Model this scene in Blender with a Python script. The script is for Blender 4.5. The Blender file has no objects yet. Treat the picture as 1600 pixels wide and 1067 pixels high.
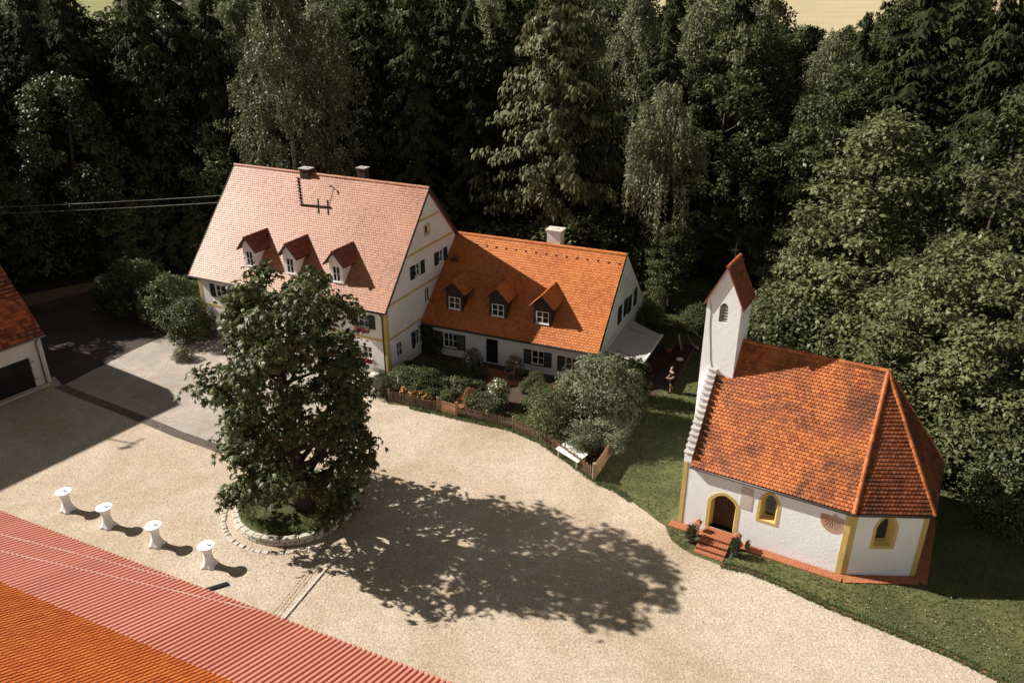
import bpy, bmesh, math, random
import numpy as np
from mathutils import Vector, Matrix
from mathutils.geometry import delaunay_2d_cdt
rad = math.radians
scene = bpy.context.scene
COL = scene.collection
rng = np.random.default_rng(7)
random.seed(7)

# ------------------------------------------------------------------ camera
CAM_H = 24.0
CAM_PITCH = rad(24.762)
cam_d = bpy.data.cameras.new('camera')
cam_d.sensor_width = 36.0
cam_d.lens = 28.0
cam_d.clip_start = 0.5
cam_d.clip_end = 9000
cam = bpy.data.objects.new('camera', cam_d)
COL.objects.link(cam)
cam.location = (0, 0, CAM_H)
cam.rotation_euler = (math.pi / 2 - CAM_PITCH, 0, 0)
scene.camera = cam

# ------------------------------------------------------------------ sky, sun, exposure
SUN_EL, SUN_AZ = rad(37.0), rad(-16.5)          # azimuth of the direction the light travels
world = bpy.data.worlds.new('World')
scene.world = world
world.use_nodes = True
wn = world.node_tree.nodes
wl = world.node_tree.links
wn.clear()
sky = wn.new('ShaderNodeTexSky')
sky.sky_type = 'NISHITA'
sky.sun_disc = False
sky.sun_elevation = SUN_EL
to_sun = Vector((-math.cos(SUN_AZ), -math.sin(SUN_AZ)))
sky.sun_rotation = math.atan2(to_sun.x, to_sun.y) % (2 * math.pi)
sky.air_density = 0.5
sky.dust_density = 0.25
sky.ozone_density = 0.8
hs = wn.new('ShaderNodeHueSaturation')
hs.inputs['Saturation'].default_value = 0.08
bg = wn.new('ShaderNodeBackground')
bg.inputs['Strength'].default_value = 0.052
wo = wn.new('ShaderNodeOutputWorld')
wl.new(sky.outputs[0], hs.inputs['Color'])
wl.new(hs.outputs[0], bg.inputs['Color'])
wl.new(bg.outputs[0], wo.inputs['Surface'])

sun_d = bpy.data.lights.new('sun', 'SUN')
sun_d.energy = 5.0
sun_d.angle = rad(0.55)
sun_d.color = (1.0, 0.94, 0.85)
sun = bpy.data.objects.new('sun', sun_d)
COL.objects.link(sun)
sun.location = (-60, 20, 60)
sun.rotation_euler = Vector((math.cos(SUN_AZ) * math.cos(SUN_EL), math.sin(SUN_AZ) * math.cos(SUN_EL), -math.sin(SUN_EL))).to_track_quat('-Z', 'Y').to_euler()

scene.view_settings.view_transform = 'Standard'
scene.view_settings.look = 'None'
scene.view_settings.gamma = 1.0
scene.view_settings.exposure = 0.8
scene.view_settings.use_curve_mapping = False
try:
    scene.cycles.max_bounces = 6
    scene.cycles.diffuse_bounces = 3
    scene.cycles.glossy_bounces = 2
    scene.cycles.transmission_bounces = 3
    scene.cycles.use_denoising = True
    scene.cycles.caustics_reflective = False
    scene.cycles.caustics_refractive = False
except Exception:
    pass

# ------------------------------------------------------------------ pixel helpers (photo pixels, 1600 x 1067)
F_PX = 28.0 / 36.0 * 1600
_F = np.array([0, math.cos(CAM_PITCH), -math.sin(CAM_PITCH)])
_R = np.array([1.0, 0, 0])
_U = np.cross(_R, _F)
_O = np.array([0, 0, CAM_H])
def ray(px, py):
    return _F * F_PX + _R * (px - 800) - _U * (py - 533.5)
def at(px, py, z=0.0):
    d = ray(px, py)
    return _O + d * ((z - CAM_H) / d[2])
def at_y(px, py, y):
    d = ray(px, py)
    return _O + d * (y / d[1])
def g2(px, py):
    p = at(px, py)
    return (float(p[0]), float(p[1]))

# ------------------------------------------------------------------ materials
MATS = {}
def _new(name):
    m = bpy.data.materials.new(name)
    m.use_nodes = True
    nt = m.node_tree
    nt.nodes.clear()
    out = nt.nodes.new('ShaderNodeOutputMaterial')
    b = nt.nodes.new('ShaderNodeBsdfPrincipled')
    nt.links.new(b.outputs[0], out.inputs['Surface'])
    MATS[name] = m
    return m, nt, b, out
def _noise(nt, co, scale, detail=4, rough=0.6, dist=0.0):
    n = nt.nodes.new('ShaderNodeTexNoise')
    n.inputs['Scale'].default_value = scale
    n.inputs['Detail'].default_value = detail
    n.inputs['Roughness'].default_value = rough
    n.inputs['Distortion'].default_value = dist
    nt.links.new(co, n.inputs['Vector'])
    return n.outputs['Fac']
def _ramp(nt, fac, lo, hi, c0=(0, 0, 0), c1=(1, 1, 1)):
    r = nt.nodes.new('ShaderNodeValToRGB')
    r.color_ramp.elements[0].position = lo
    r.color_ramp.elements[1].position = hi
    r.color_ramp.elements[0].color = (*c0, 1)
    r.color_ramp.elements[1].color = (*c1, 1)
    nt.links.new(fac, r.inputs[0])
    return r.outputs[0]
def _mix(nt, fac, a, b, mode='MIX'):
    m = nt.nodes.new('ShaderNodeMix')
    m.data_type = 'RGBA'
    m.blend_type = mode
    for s, v in ((0, fac), (6, a), (7, b)):
        if isinstance(v, (int, float)):
            m.inputs[s].default_value = v
        elif isinstance(v, tuple):
            m.inputs[s].default_value = (*v, 1)
        else:
            nt.links.new(v, m.inputs[s])
    return m.outputs[2]
def _co(nt, world_space=False):
    if world_space:
        return nt.nodes.new('ShaderNodeNewGeometry').outputs['Position']
    return nt.nodes.new('ShaderNodeTexCoord').outputs['Object']
def _bump(nt, b, h, strength, dist=0.02):
    k = nt.nodes.new('ShaderNodeBump')
    k.inputs['Strength'].default_value = strength
    k.inputs['Distance'].default_value = dist
    nt.links.new(h, k.inputs['Height'])
    nt.links.new(k.outputs[0], b.inputs['Normal'])
def _attr(nt, name):
    a = nt.nodes.new('ShaderNodeAttribute')
    a.attribute_name = name
    return a.outputs['Fac']

def plain(name, c, c2=None, scale=6.0, rough=0.7, bump=0.0, spec=0.3, metal=0.0, bscale=None):
    m, nt, b, out = _new(name)
    co = _co(nt)
    c2 = c2 or tuple(x * 0.75 for x in c)
    f = _noise(nt, co, scale, 5, 0.65)
    nt.links.new(_ramp(nt, f, 0.35, 0.68, c2, c), b.inputs['Base Color'])
    b.inputs['Roughness'].default_value = rough
    b.inputs['Specular IOR Level'].default_value = spec
    b.inputs['Metallic'].default_value = metal
    if bump:
        _bump(nt, b, _noise(nt, co, bscale or scale * 6, 3), bump)
    return m

def plaster(name, c, c_dirty, stain=0.5):
    m, nt, b, out = _new(name)
    co = _co(nt)
    big = _noise(nt, co, 0.55, 6, 0.7, 0.6)
    col = _ramp(nt, big, 0.36, 0.60, c_dirty, c)
    fine = _noise(nt, co, 9, 4, 0.7)
    col = _mix(nt, 0.25, col, _ramp(nt, fine, 0.3, 0.75, tuple(x * 0.86 for x in c), c), 'MIX')
    # rain streaks and rising damp with their own ragged outline
    sep = nt.nodes.new('ShaderNodeSeparateXYZ'); nt.links.new(co, sep.inputs[0])
    mp = nt.nodes.new('ShaderNodeMapping'); mp.inputs['Scale'].default_value = (5, 5, 0.5)
    nt.links.new(co, mp.inputs[0])
    st = _noise(nt, mp.outputs[0], 1.0, 5, 0.7)
    stf = nt.nodes.new('ShaderNodeMath'); stf.operation = 'MULTIPLY'; stf.inputs[1].default_value = stain
    nt.links.new(_ramp(nt, st, 0.56, 0.78), stf.inputs[0])
    col = _mix(nt, stf.outputs[0], col, c_dirty)
    nt.links.new(col, b.inputs['Base Color'])
    b.inputs['Roughness'].default_value = 0.88
    b.inputs['Specular IOR Level'].default_value = 0.2
    _bump(nt, b, _noise(nt, co, 7, 6, 0.75), 0.45, 0.03)
    return m

def tile_mat(name, light, mid, dark, rough=0.55, spec=0.5, stain=(0.05, 0.035, 0.025), stain_lo=0.56, stain_hi=0.75, stain_amt=0.75, stain_scale=0.45, coat=0.0):
    m, nt, b, out = _new(name)
    co = _co(nt)
    r = _attr(nt, 'rnd')
    ramp = nt.nodes.new('ShaderNodeValToRGB')
    e = ramp.color_ramp.elements
    e[0].position, e[0].color = 0.0, (*dark, 1)
    e[1].position, e[1].color = 1.0, (*light, 1)
    k = e.new(0.42); k.color = (*mid, 1)
    nt.links.new(r, ramp.inputs[0])
    s = _noise(nt, co, stain_scale, 7, 0.72, 0.8)
    sm = nt.nodes.new('ShaderNodeMath'); sm.operation = 'MULTIPLY'; sm.inputs[1].default_value = stain_amt
    nt.links.new(_ramp(nt, s, stain_lo, stain_hi), sm.inputs[0])
    col = _mix(nt, sm.outputs[0], ramp.outputs[0], stain)
    fine = _noise(nt, co, 14, 4, 0.7)
    col = _mix(nt, 0.5, col, _ramp(nt, fine, 0.25, 0.7, (0.55, 0.52, 0.5), (1.1, 1.1, 1.1)), 'MULTIPLY')
    nt.links.new(col, b.inputs['Base Color'])
    b.inputs['Roughness'].default_value = rough
    b.inputs['Specular IOR Level'].default_value = spec
    b.inputs['Coat Weight'].default_value = coat
    b.inputs['Coat Roughness'].default_value = 0.35
    _bump(nt, b, fine, 0.25, 0.01)
    return m

def leaf_mat(name, c_lo, c_hi, trans=0.25, rough=0.5, nscale=0.25):
    m, nt, b, out = _new(name)
    co = _co(nt)
    r = _attr(nt, 'rnd')
    n = _noise(nt, co, nscale, 3, 0.6)
    oi = nt.nodes.new('ShaderNodeObjectInfo')
    ma = nt.nodes.new('ShaderNodeMath'); ma.operation = 'MULTIPLY_ADD'
    nt.links.new(r, ma.inputs[0]); ma.inputs[1].default_value = 0.55
    nt.links.new(_ramp(nt, n, 0.3, 0.7), ma.inputs[2])
    mb = nt.nodes.new('ShaderNodeMath'); mb.operation = 'MULTIPLY'; mb.inputs[1].default_value = 0.65
    nt.links.new(ma.outputs[0], mb.inputs[0])
    col = _mix(nt, mb.outputs[0], c_lo, c_hi)
    hsv = nt.nodes.new('ShaderNodeHueSaturation')
    vr = nt.nodes.new('ShaderNodeMapRange')
    nt.links.new(oi.outputs['Random'], vr.inputs[0])
    vr.inputs[3].default_value = 0.75; vr.inputs[4].default_value = 1.2
    nt.links.new(vr.outputs[0], hsv.inputs['Value'])
    nt.links.new(col, hsv.inputs['Color'])
    nt.links.new(hsv.outputs[0], b.inputs['Base Color'])
    b.inputs['Roughness'].default_value = rough
    b.inputs['Specular IOR Level'].default_value = 0.25 if rough < 0.8 else 0.05
    if trans:
        t = nt.nodes.new('ShaderNodeBsdfTranslucent')
        nt.links.new(hsv.outputs[0], t.inputs['Color'])
        x = nt.nodes.new('ShaderNodeMixShader')
        x.inputs[0].default_value = trans
        nt.links.new(b.outputs[0], x.inputs[1])
        nt.links.new(t.outputs[0], x.inputs[2])
        nt.links.new(x.outputs[0], out.inputs['Surface'])
    return m

def ground_mat(name, c, c2, speck, patch_scale=0.12, grain=14.0, bump=0.6, rough=0.95, speck_amt=0.7, patch=(0.42, 0.62)):
    m, nt, b, out = _new(name)
    co = _co(nt, True)
    big = _noise(nt, co, patch_scale, 7, 0.68, 0.5)
    col = _ramp(nt, big, patch[0], patch[1], c2, c)
    mid = _noise(nt, co, 1.7, 6, 0.75)
    col = _mix(nt, 0.7, col, _ramp(nt, mid, 0.3, 0.7, (0.78, 0.76, 0.74), (1.12, 1.12, 1.12)), 'MULTIPLY')
    g = _noise(nt, co, grain, 3, 0.8)
    g2_ = _noise(nt, co, grain * 0.45, 3, 0.8)
    col = _mix(nt, 1.0, col, _ramp(nt, g, 0.3, 0.7, (0.6, 0.58, 0.55), (1.3, 1.3, 1.3)), 'MULTIPLY')
    sp = _ramp(nt, g2_, 0.64, 0.72)
    sm = nt.nodes.new('ShaderNodeMath'); sm.operation = 'MULTIPLY'; sm.inputs[1].default_value = speck_amt
    nt.links.new(sp, sm.inputs[0])
    col = _mix(nt, sm.outputs[0], col, speck)
    nt.links.new(col, b.inputs['Base Color'])
    b.inputs['Roughness'].default_value = rough
    b.inputs['Specular IOR Level'].default_value = 0.15
    _bump(nt, b, g, bump, 0.04)
    return m

plaster('plaster_house', (0.86, 0.84, 0.82), (0.74, 0.71, 0.68), 0.35)
plaster('plaster_cottage', (0.86, 0.85, 0.84), (0.73, 0.70, 0.67), 0.4)
plaster('plaster_chapel', (0.91, 0.92, 0.94), (0.82, 0.82, 0.82), 0.25)
plaster('plaster_barn', (0.74, 0.71, 0.68), (0.58, 0.54, 0.50), 0.5)
plaster('yellow_paint', (0.64, 0.46, 0.17), (0.54, 0.37, 0.12), 0.4)
plaster('stone_pale', (0.62, 0.57, 0.50), (0.42, 0.37, 0.31), 0.6)
plaster('step_cap', (0.50, 0.46, 0.43), (0.32, 0.28, 0.26), 0.6)
plaster('fresco', (0.50, 0.27, 0.20), (0.66, 0.52, 0.43), 0.6)
plaster('plaque_stone', (0.52, 0.42, 0.36), (0.66, 0.60, 0.55), 0.6)
tile_mat('tile_house', (0.43, 0.185, 0.09), (0.375, 0.15, 0.07), (0.29, 0.10, 0.046), rough=0.52, spec=0.36, stain_amt=0.35, stain_lo=0.6, stain_hi=0.85, stain=(0.16, 0.09, 0.07), coat=0.05)
tile_mat('tile_house_dormer', (0.30, 0.10, 0.06), (0.22, 0.07, 0.045), (0.14, 0.045, 0.03), rough=0.6, spec=0.3, stain_amt=0.4)
tile_mat('tile_cottage', (0.58, 0.195, 0.05), (0.50, 0.155, 0.037), (0.40, 0.105, 0.026), rough=0.6, spec=0.35, stain_amt=0.45, stain_lo=0.57, stain_hi=0.8, stain=(0.13, 0.05, 0.03))
tile_mat('tile_chapel', (0.54, 0.175, 0.05), (0.42, 0.120, 0.034), (0.24, 0.06, 0.022), rough=0.6, spec=0.35, stain_amt=0.85, stain_lo=0.45, stain_hi=0.60, stain=(0.085, 0.036, 0.02), stain_scale=0.30)
tile_mat('tile_chapel_old_shaded', (0.30, 0.095, 0.036), (0.20, 0.058, 0.024), (0.11, 0.035, 0.018), rough=0.75, spec=0.2, stain_amt=0.6, stain_lo=0.5, stain_hi=0.64, stain=(0.05, 0.026, 0.018), stain_scale=0.6)  # weathered tiles, with shade of the apse slopes mixed into the darker colour
tile_mat('tile_barn', (0.52, 0.15, 0.05), (0.27, 0.07, 0.028), (0.10, 0.03, 0.018), rough=0.7, spec=0.25, stain_amt=0.6)
tile_mat('tile_concrete', (0.60, 0.165, 0.034), (0.54, 0.135, 0.028), (0.45, 0.10, 0.022), rough=0.75, spec=0.2, stain_amt=0.35, stain_lo=0.62, stain_hi=0.85, stain=(0.16, 0.06, 0.03))
tile_mat('sheet_pink', (0.66, 0.285, 0.215), (0.62, 0.26, 0.195), (0.58, 0.24, 0.175), rough=0.5, spec=0.5, stain_amt=0.2, stain_lo=0.62, stain_hi=0.9, stain=(0.4, 0.2, 0.16))
plain('wood_dark', (0.055, 0.038, 0.03), (0.03, 0.022, 0.018), 8, 0.7, 0.2)
plain('wood_door', (0.085, 0.045, 0.028), (0.05, 0.027, 0.018), 5, 0.6, 0.2)
plain('wood_fence', (0.20, 0.13, 0.08), (0.10, 0.065, 0.04), 5, 0.85, 0.3)
plain('wood_post', (0.36, 0.27, 0.18), (0.24, 0.17, 0.11), 5, 0.85, 0.3)
plain('wood_panel', (0.42, 0.25, 0.13), (0.30, 0.17, 0.085), 5, 0.8, 0.3)
plain('green_paint', (0.018, 0.032, 0.028), (0.012, 0.022, 0.02), 5, 0.5, 0.1)
plain('bench_green', (0.09, 0.17, 0.12), (0.06, 0.12, 0.09), 6, 0.6)
plain('white_paint', (0.80, 0.79, 0.77), (0.68, 0.66, 0.63), 8, 0.5, 0.1)
plain('door_black', (0.016, 0.018, 0.02), (0.010, 0.011, 0.012), 4, 0.45)
plain('metal_dark', (0.05, 0.042, 0.038), (0.03, 0.026, 0.024), 9, 0.45, 0.05, 0.5)
plain('metal_grey', (0.30, 0.29, 0.28), (0.18, 0.17, 0.165), 9, 0.4, 0.05, 0.5, 0.6)
plain('wire_metal', (0.30, 0.28, 0.22), (0.22, 0.2, 0.16), 9, 0.6, 0.0, 0.3)
plain('brick_red', (0.46, 0.17, 0.075), (0.30, 0.10, 0.05), 9, 0.85, 0.4)
plain('brick_dark', (0.20, 0.08, 0.055), (0.12, 0.05, 0.036), 7, 0.85, 0.4)
plain('brick_sooty', (0.10, 0.05, 0.04), (0.05, 0.028, 0.024), 7, 0.85, 0.4)
plain('cobble', (0.60, 0.54, 0.46), (0.40, 0.35, 0.29), 3, 0.85, 0.4)
plain('cobble_sand', (0.50, 0.41, 0.31), (0.36, 0.28, 0.20), 3, 0.9, 0.4)
plain('cobble_dark', (0.22, 0.18, 0.15), (0.13, 0.105, 0.09), 3, 0.85, 0.4)
plain('terracotta', (0.42, 0.17, 0.09), (0.32, 0.12, 0.06), 8, 0.8, 0.2)
plain('cloth_white', (0.84, 0.82, 0.86), (0.78, 0.76, 0.80), 4, 0.75, 0.05)
plain('awning_cloth', (0.48, 0.445, 0.42), (0.42, 0.385, 0.36), 2, 0.8, 0.1)
plain('canvas_cream', (0.50, 0.43, 0.32), (0.42, 0.35, 0.26), 3, 0.85, 0.2)
plain('bark', (0.085, 0.065, 0.048), (0.04, 0.03, 0.023), 7, 0.9, 0.6)
plain('bark_birch', (0.50, 0.46, 0.40), (0.16, 0.14, 0.12), 4, 0.85, 0.4)
plain('skin', (0.50, 0.29, 0.20), (0.46, 0.25, 0.17), 6, 0.55)
plain('hair', (0.16, 0.065, 0.03), (0.10, 0.04, 0.02), 20, 0.6)
plain('cloth_black', (0.012, 0.012, 0.014), (0.008, 0.008, 0.009), 6, 0.85)
plain('soil', (0.09, 0.06, 0.042), (0.05, 0.034, 0.024), 5, 0.95, 0.5)
plain('petal_red', (0.50, 0.07, 0.05), (0.36, 0.04, 0.035), 30, 0.6)
plain('petal_orange', (0.62, 0.27, 0.09), (0.50, 0.20, 0.06), 30, 0.6)
plain('petal_pink', (0.62, 0.30, 0.25), (0.55, 0.22, 0.18), 30, 0.6)
plain('petal_white', (0.78, 0.75, 0.66), (0.70, 0.66, 0.55), 30, 0.6)
plain('bleached_wood', (0.46, 0.40, 0.34), (0.30, 0.26, 0.22), 6, 0.9, 0.3)
ground_mat('gravel', (0.53, 0.45, 0.36), (0.40, 0.315, 0.225), (0.14, 0.10, 0.07), 0.13, 9, 1.0, patch=(0.34, 0.60), speck_amt=0.6)
ground_mat('grey_gravel', (0.44, 0.39, 0.35), (0.36, 0.315, 0.28), (0.14, 0.12, 0.105), 0.3, 14, 0.7)
ground_mat('asphalt', (0.085, 0.066, 0.058), (0.06, 0.047, 0.042), (0.16, 0.13, 0.11), 0.3, 12, 0.5)
ground_mat('dirt_track', (0.24, 0.17, 0.12), (0.16, 0.11, 0.08), (0.09, 0.06, 0.045), 0.5, 10, 0.7)
ground_mat('lawn', (0.125, 0.13, 0.052), (0.078, 0.086, 0.036), (0.035, 0.036, 0.018), 0.28, 9, 1.0)
ground_mat('meadow', (0.12, 0.12, 0.05), (0.09, 0.088, 0.04), (0.05, 0.05, 0.025), 0.02, 3, 0.6)
ground_mat('forest_floor', (0.05, 0.042, 0.025), (0.028, 0.026, 0.016), (0.075, 0.055, 0.035), 0.2, 4, 1.0)
ground_mat('field_stubble', (0.50, 0.42, 0.27), (0.42, 0.36, 0.22), (0.30, 0.25, 0.15), 0.01, 1.0, 0.3)
ground_mat('field_green', (0.27, 0.26, 0.11), (0.22, 0.22, 0.09), (0.18, 0.17, 0.07), 0.01, 1.0, 0.3)
ground_mat('patio', (0.10, 0.05, 0.038), (0.07, 0.035, 0.028), (0.06, 0.03, 0.025), 0.6, 8, 0.5)
leaf_mat('leaf_chestnut', (0.0352, 0.05, 0.0204), (0.1265, 0.14, 0.0504), 0.22, 0.45, 0.5)
leaf_mat('leaf_spruce', (0.019, 0.0257, 0.013), (0.0654, 0.0743, 0.0311), 0.08, 0.85)
leaf_mat('leaf_larch', (0.088, 0.0975, 0.0408), (0.22, 0.225, 0.102), 0.25, 0.6)
leaf_mat('leaf_birch', (0.1003, 0.1104, 0.0576), (0.264, 0.276, 0.1498), 0.28, 0.5)
leaf_mat('leaf_broad', (0.0356, 0.0486, 0.0181), (0.1188, 0.135, 0.0492), 0.22, 0.5)
leaf_mat('leaf_beech', (0.0634, 0.0744, 0.0323), (0.1742, 0.186, 0.0806), 0.25, 0.5)
leaf_mat('leaf_willow', (0.1162, 0.1265, 0.0634), (0.2904, 0.297, 0.169), 0.25, 0.5)
leaf_mat('leaf_grey', (0.1144, 0.122, 0.0691), (0.2728, 0.285, 0.168), 0.25, 0.6)
leaf_mat('leaf_shrub', (0.0475, 0.06, 0.0253), (0.1584, 0.174, 0.0714), 0.22, 0.5)
leaf_mat('leaf_rust', (0.13, 0.06, 0.03), (0.25, 0.13, 0.06), 0.2, 0.6)
leaf_mat('leaf_box', (0.05, 0.058, 0.022), (0.13, 0.13, 0.05), 0.15, 0.5)
leaf_mat('grass_blade', (0.0636, 0.085, 0.0307), (0.187, 0.23, 0.0864), 0.25, 0.6, 0.35)
def glass(name, c, rough):
    m, nt, b, out = _new(name)
    b.inputs['Base Color'].default_value = (*c, 1)
    b.inputs['Roughness'].default_value = rough
    b.inputs['Specular IOR Level'].default_value = 0.6
glass('glass', (0.018, 0.02, 0.024), 0.06)
glass('dish_glass', (0.55, 0.56, 0.57), 0.15)

# ------------------------------------------------------------------ object helpers
def link_mesh(name, me, mat=None, parent=None, kind=None):
    o = bpy.data.objects.new(name, me)
    COL.objects.link(o)
    if mat is not None and not me.materials:
        me.materials.append(MATS[mat])
    if parent is not None:
        o.parent = parent
    if kind:
        o['kind'] = kind
    return o
def tag(o, label, cat, group=None):
    o['label'] = label
    o['category'] = cat
    if group:
        o['group'] = group
    return o
def thing(name, label, cat, loc=(0, 0, 0), yaw=0.0, group=None):
    o = bpy.data.objects.new(name, None)
    o.empty_display_size = 0.3
    COL.objects.link(o)
    o.location = tuple(float(v) for v in loc)
    o.rotation_euler = (0, 0, yaw)
    return tag(o, label, cat, group)
class MB:
    """collects faces for one mesh"""
    def __init__(s):
        s.v, s.f, s.r = [], [], []
    def poly(s, pts, r=None):
        i = len(s.v)
        s.v.extend([tuple(map(float, p)) for p in pts])
        s.f.append(tuple(range(i, i + len(pts))))
        s.r.append(0.5 if r is None else r)
    def mesh(s, verts, faces, r=None):
        i = len(s.v)
        s.v.extend([tuple(map(float, p)) for p in verts])
        for f in faces:
            s.f.append(tuple(i + k for k in f)); s.r.append(0.5 if r is None else r)
    def hexa(s, p, r=None):     # 8 corners: bottom 4 ccw then top 4
        s.mesh(p, [(3, 2, 1, 0), (4, 5, 6, 7), (0, 1, 5, 4), (1, 2, 6, 5), (2, 3, 7, 6), (3, 0, 4, 7)], r)
    def box(s, x0, x1, y0, y1, z0, z1, r=None):
        s.hexa([(x0, y0, z0), (x1, y0, z0), (x1, y1, z0), (x0, y1, z0), (x0, y0, z1), (x1, y0, z1), (x1, y1, z1), (x0, y1, z1)], r)
    def bar(s, a, b, w, h, up=(0, 0, 1), r=None):   # rectangular bar from a to b
        a, b = Vector(a), Vector(b)
        d = (b - a).normalized(); u = Vector(up)
        sx = d.cross(u)
        if sx.length < 1e-5:
            sx = d.cross(Vector((1, 0, 0)))
        sx.normalize(); uz = sx.cross(d)
        p = []
        for c in (a, b):
            for (i, j) in ((-1, -1), (1, -1), (1, 1), (-1, 1)):
                p.append(c + sx * (i * w / 2) + uz * (j * h / 2))
        s.mesh(p, [(3, 2, 1, 0), (4, 5, 6, 7), (0, 1, 5, 4), (1, 2, 6, 5), (2, 3, 7, 6), (3, 0, 4, 7)], r)
    def prism(s, poly, axis_fn, a, b, r=None):   # poly 2D extruded; axis_fn(p2d, t) -> 3D
        n = len(poly)
        v = [axis_fn(p, a) for p in poly] + [axis_fn(p, b) for p in poly]
        f = [tuple(range(n))[::-1], tuple(range(n, 2 * n))] + [(i, (i + 1) % n, n + (i + 1) % n, n + i) for i in range(n)]
        s.mesh(v, f, r)
    def tube(s, pts, radii, n=6, cap=True, r=None):
        pts = [Vector(p) for p in pts]
        rings = []
        for i, p in enumerate(pts):
            d = (pts[min(i + 1, len(pts) - 1)] - pts[max(i - 1, 0)]).normalized()
            a = d.cross(Vector((0, 0, 1)))
            if a.length < 1e-3:
                a = d.cross(Vector((1, 0, 0)))
            a.normalize(); b = d.cross(a)
            rr = radii[i] if hasattr(radii, '__len__') else radii
            rings.append([p + (a * math.cos(2 * math.pi * k / n) + b * math.sin(2 * math.pi * k / n)) * rr for k in range(n)])
        v = [q for ring in rings for q in ring]
        f = []
        for i in range(len(rings) - 1):
            for k in range(n):
                f.append((i * n + k, i * n + (k + 1) % n, (i + 1) * n + (k + 1) % n, (i + 1) * n + k))
        if cap:
            f.append(tuple(range(n))[::-1]); f.append(tuple((len(rings) - 1) * n + k for k in range(n)))
        s.mesh(v, f, r)
    def lathe(s, prof, c=(0, 0, 0), n=16, r=None, rfun=None):
        v = []
        for (rr, z) in prof:
            for k in range(n):
                a = 2 * math.pi * k / n
                q = rr * (rfun(a, z) if rfun else 1)
                v.append((c[0] + q * math.cos(a), c[1] + q * math.sin(a), c[2] + z))
        f = [(i * n + k, i * n + (k + 1) % n, (i + 1) * n + (k + 1) % n, (i + 1) * n + k) for i in range(len(prof) - 1) for k in range(n)]
        f.append(tuple(range(n))[::-1]); f.append(tuple((len(prof) - 1) * n + k for k in range(n)))
        s.mesh(v, f, r)
    def build(s, name, mat, parent=None, kind=None, smooth=False, me_only=False):
        me = bpy.data.meshes.new(name)
        me.from_pydata(s.v, [], s.f)
        a = me.attributes.new('rnd', 'FLOAT', 'FACE')
        a.data.foreach_set('value', s.r)
        if smooth:
            me.polygons.foreach_set('use_smooth', [True] * len(me.polygons))
        me.materials.append(MATS[mat])
        me.update()
        if me_only:
            return me
        return link_mesh(name, me, None, parent, kind)
def bevel_mesh(me, w, seg=1):
    bm = bmesh.new(); bm.from_mesh(me)
    bmesh.ops.remove_doubles(bm, verts=bm.verts, dist=1e-5)
    bmesh.ops.bevel(bm, geom=list(bm.edges), offset=w, segments=seg, affect='EDGES', profile=0.6)
    bm.to_mesh(me); bm.free(); me.update()
def unit_block(name, mat, sx, sy, sz, bev, r=0.5):
    b = MB(); b.box(-sx / 2, sx / 2, -sy / 2, sy / 2, -sz / 2, sz / 2, r)
    me = b.build(name, mat, me_only=True)
    bevel_mesh(me, bev)
    return me
def inst(name, me, parent, loc, rot=(0, 0, 0), scl=(1, 1, 1)):
    o = bpy.data.objects.new(name, me)
    COL.objects.link(o)
    o.parent = parent
    o.location = tuple(float(v) for v in loc); o.rotation_euler = rot; o.scale = scl
    return o
def np_mesh(name, V, Fq, mat, rnd=None, smooth=False):
    """V (n,3), Fq (m,k) arrays -> mesh, quick"""
    me = bpy.data.meshes.new(name)
    m, k = Fq.shape
    me.vertices.add(len(V)); me.vertices.foreach_set('co', np.ascontiguousarray(V, dtype=np.float32).ravel())
    me.loops.add(m * k); me.loops.foreach_set('vertex_index', np.ascontiguousarray(Fq, dtype=np.int32).ravel())
    me.polygons.add(m)
    me.polygons.foreach_set('loop_start', np.arange(0, m * k, k, dtype=np.int32))
    try:
        me.polygons.foreach_set('loop_total', np.full(m, k, dtype=np.int32))
    except Exception:
        pass
    a = me.attributes.new('rnd', 'FLOAT', 'FACE')
    a.data.foreach_set('value', (np.random.default_rng(3).random(m) if rnd is None else rnd).astype(np.float32))
    me.materials.append(MATS[mat])
    me.update(calc_edges=True)
    return me

# ---- walls with real openings
def in_poly(x, y, P):
    c = False
    n = len(P)
    for i in range(n):
        x1, y1 = P[i]; x2, y2 = P[(i + 1) % n]
        if (y1 > y) != (y2 > y) and x < (x2 - x1) * (y - y1) / (y2 - y1) + x1:
            c = not c
    return c
def wall_face(mb, outer, holes, to3, depth=0.16, shrink=None):
    """2D polygon with holes -> triangles on the wall plane + reveals. to3((x,z), d): d metres into the wall"""
    vs = [Vector(p) for p in outer]; es = [(i, (i + 1) % len(outer)) for i in range(len(outer))]
    for h in holes:
        b = len(vs)
        vs += [Vector(p) for p in h]; es += [(b + i, b + (i + 1) % len(h)) for i in range(len(h))]
    ov, oe, of, *_ = delaunay_2d_cdt(vs, es, [], 0, 1e-5)
    V = [to3((p.x, p.y), 0.0) for p in ov]
    keep = []
    for f in of:
        cx = sum(ov[i].x for i in f) / 3; cy = sum(ov[i].y for i in f) / 3
        if in_poly(cx, cy, outer) and not any(in_poly(cx, cy, h) for h in holes):
            keep.append(f)
    mb.mesh(V, keep)
    for h in holes:
        n = len(h)
        for i in range(n):
            a, b = h[i], h[(i + 1) % n]
            mb.poly([to3(a, 0), to3(b, 0), to3(b, depth), to3(a, depth)])
def rect(x0, x1, z0, z1):
    return [(x0, z0), (x1, z0), (x1, z1), (x0, z1)]
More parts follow.
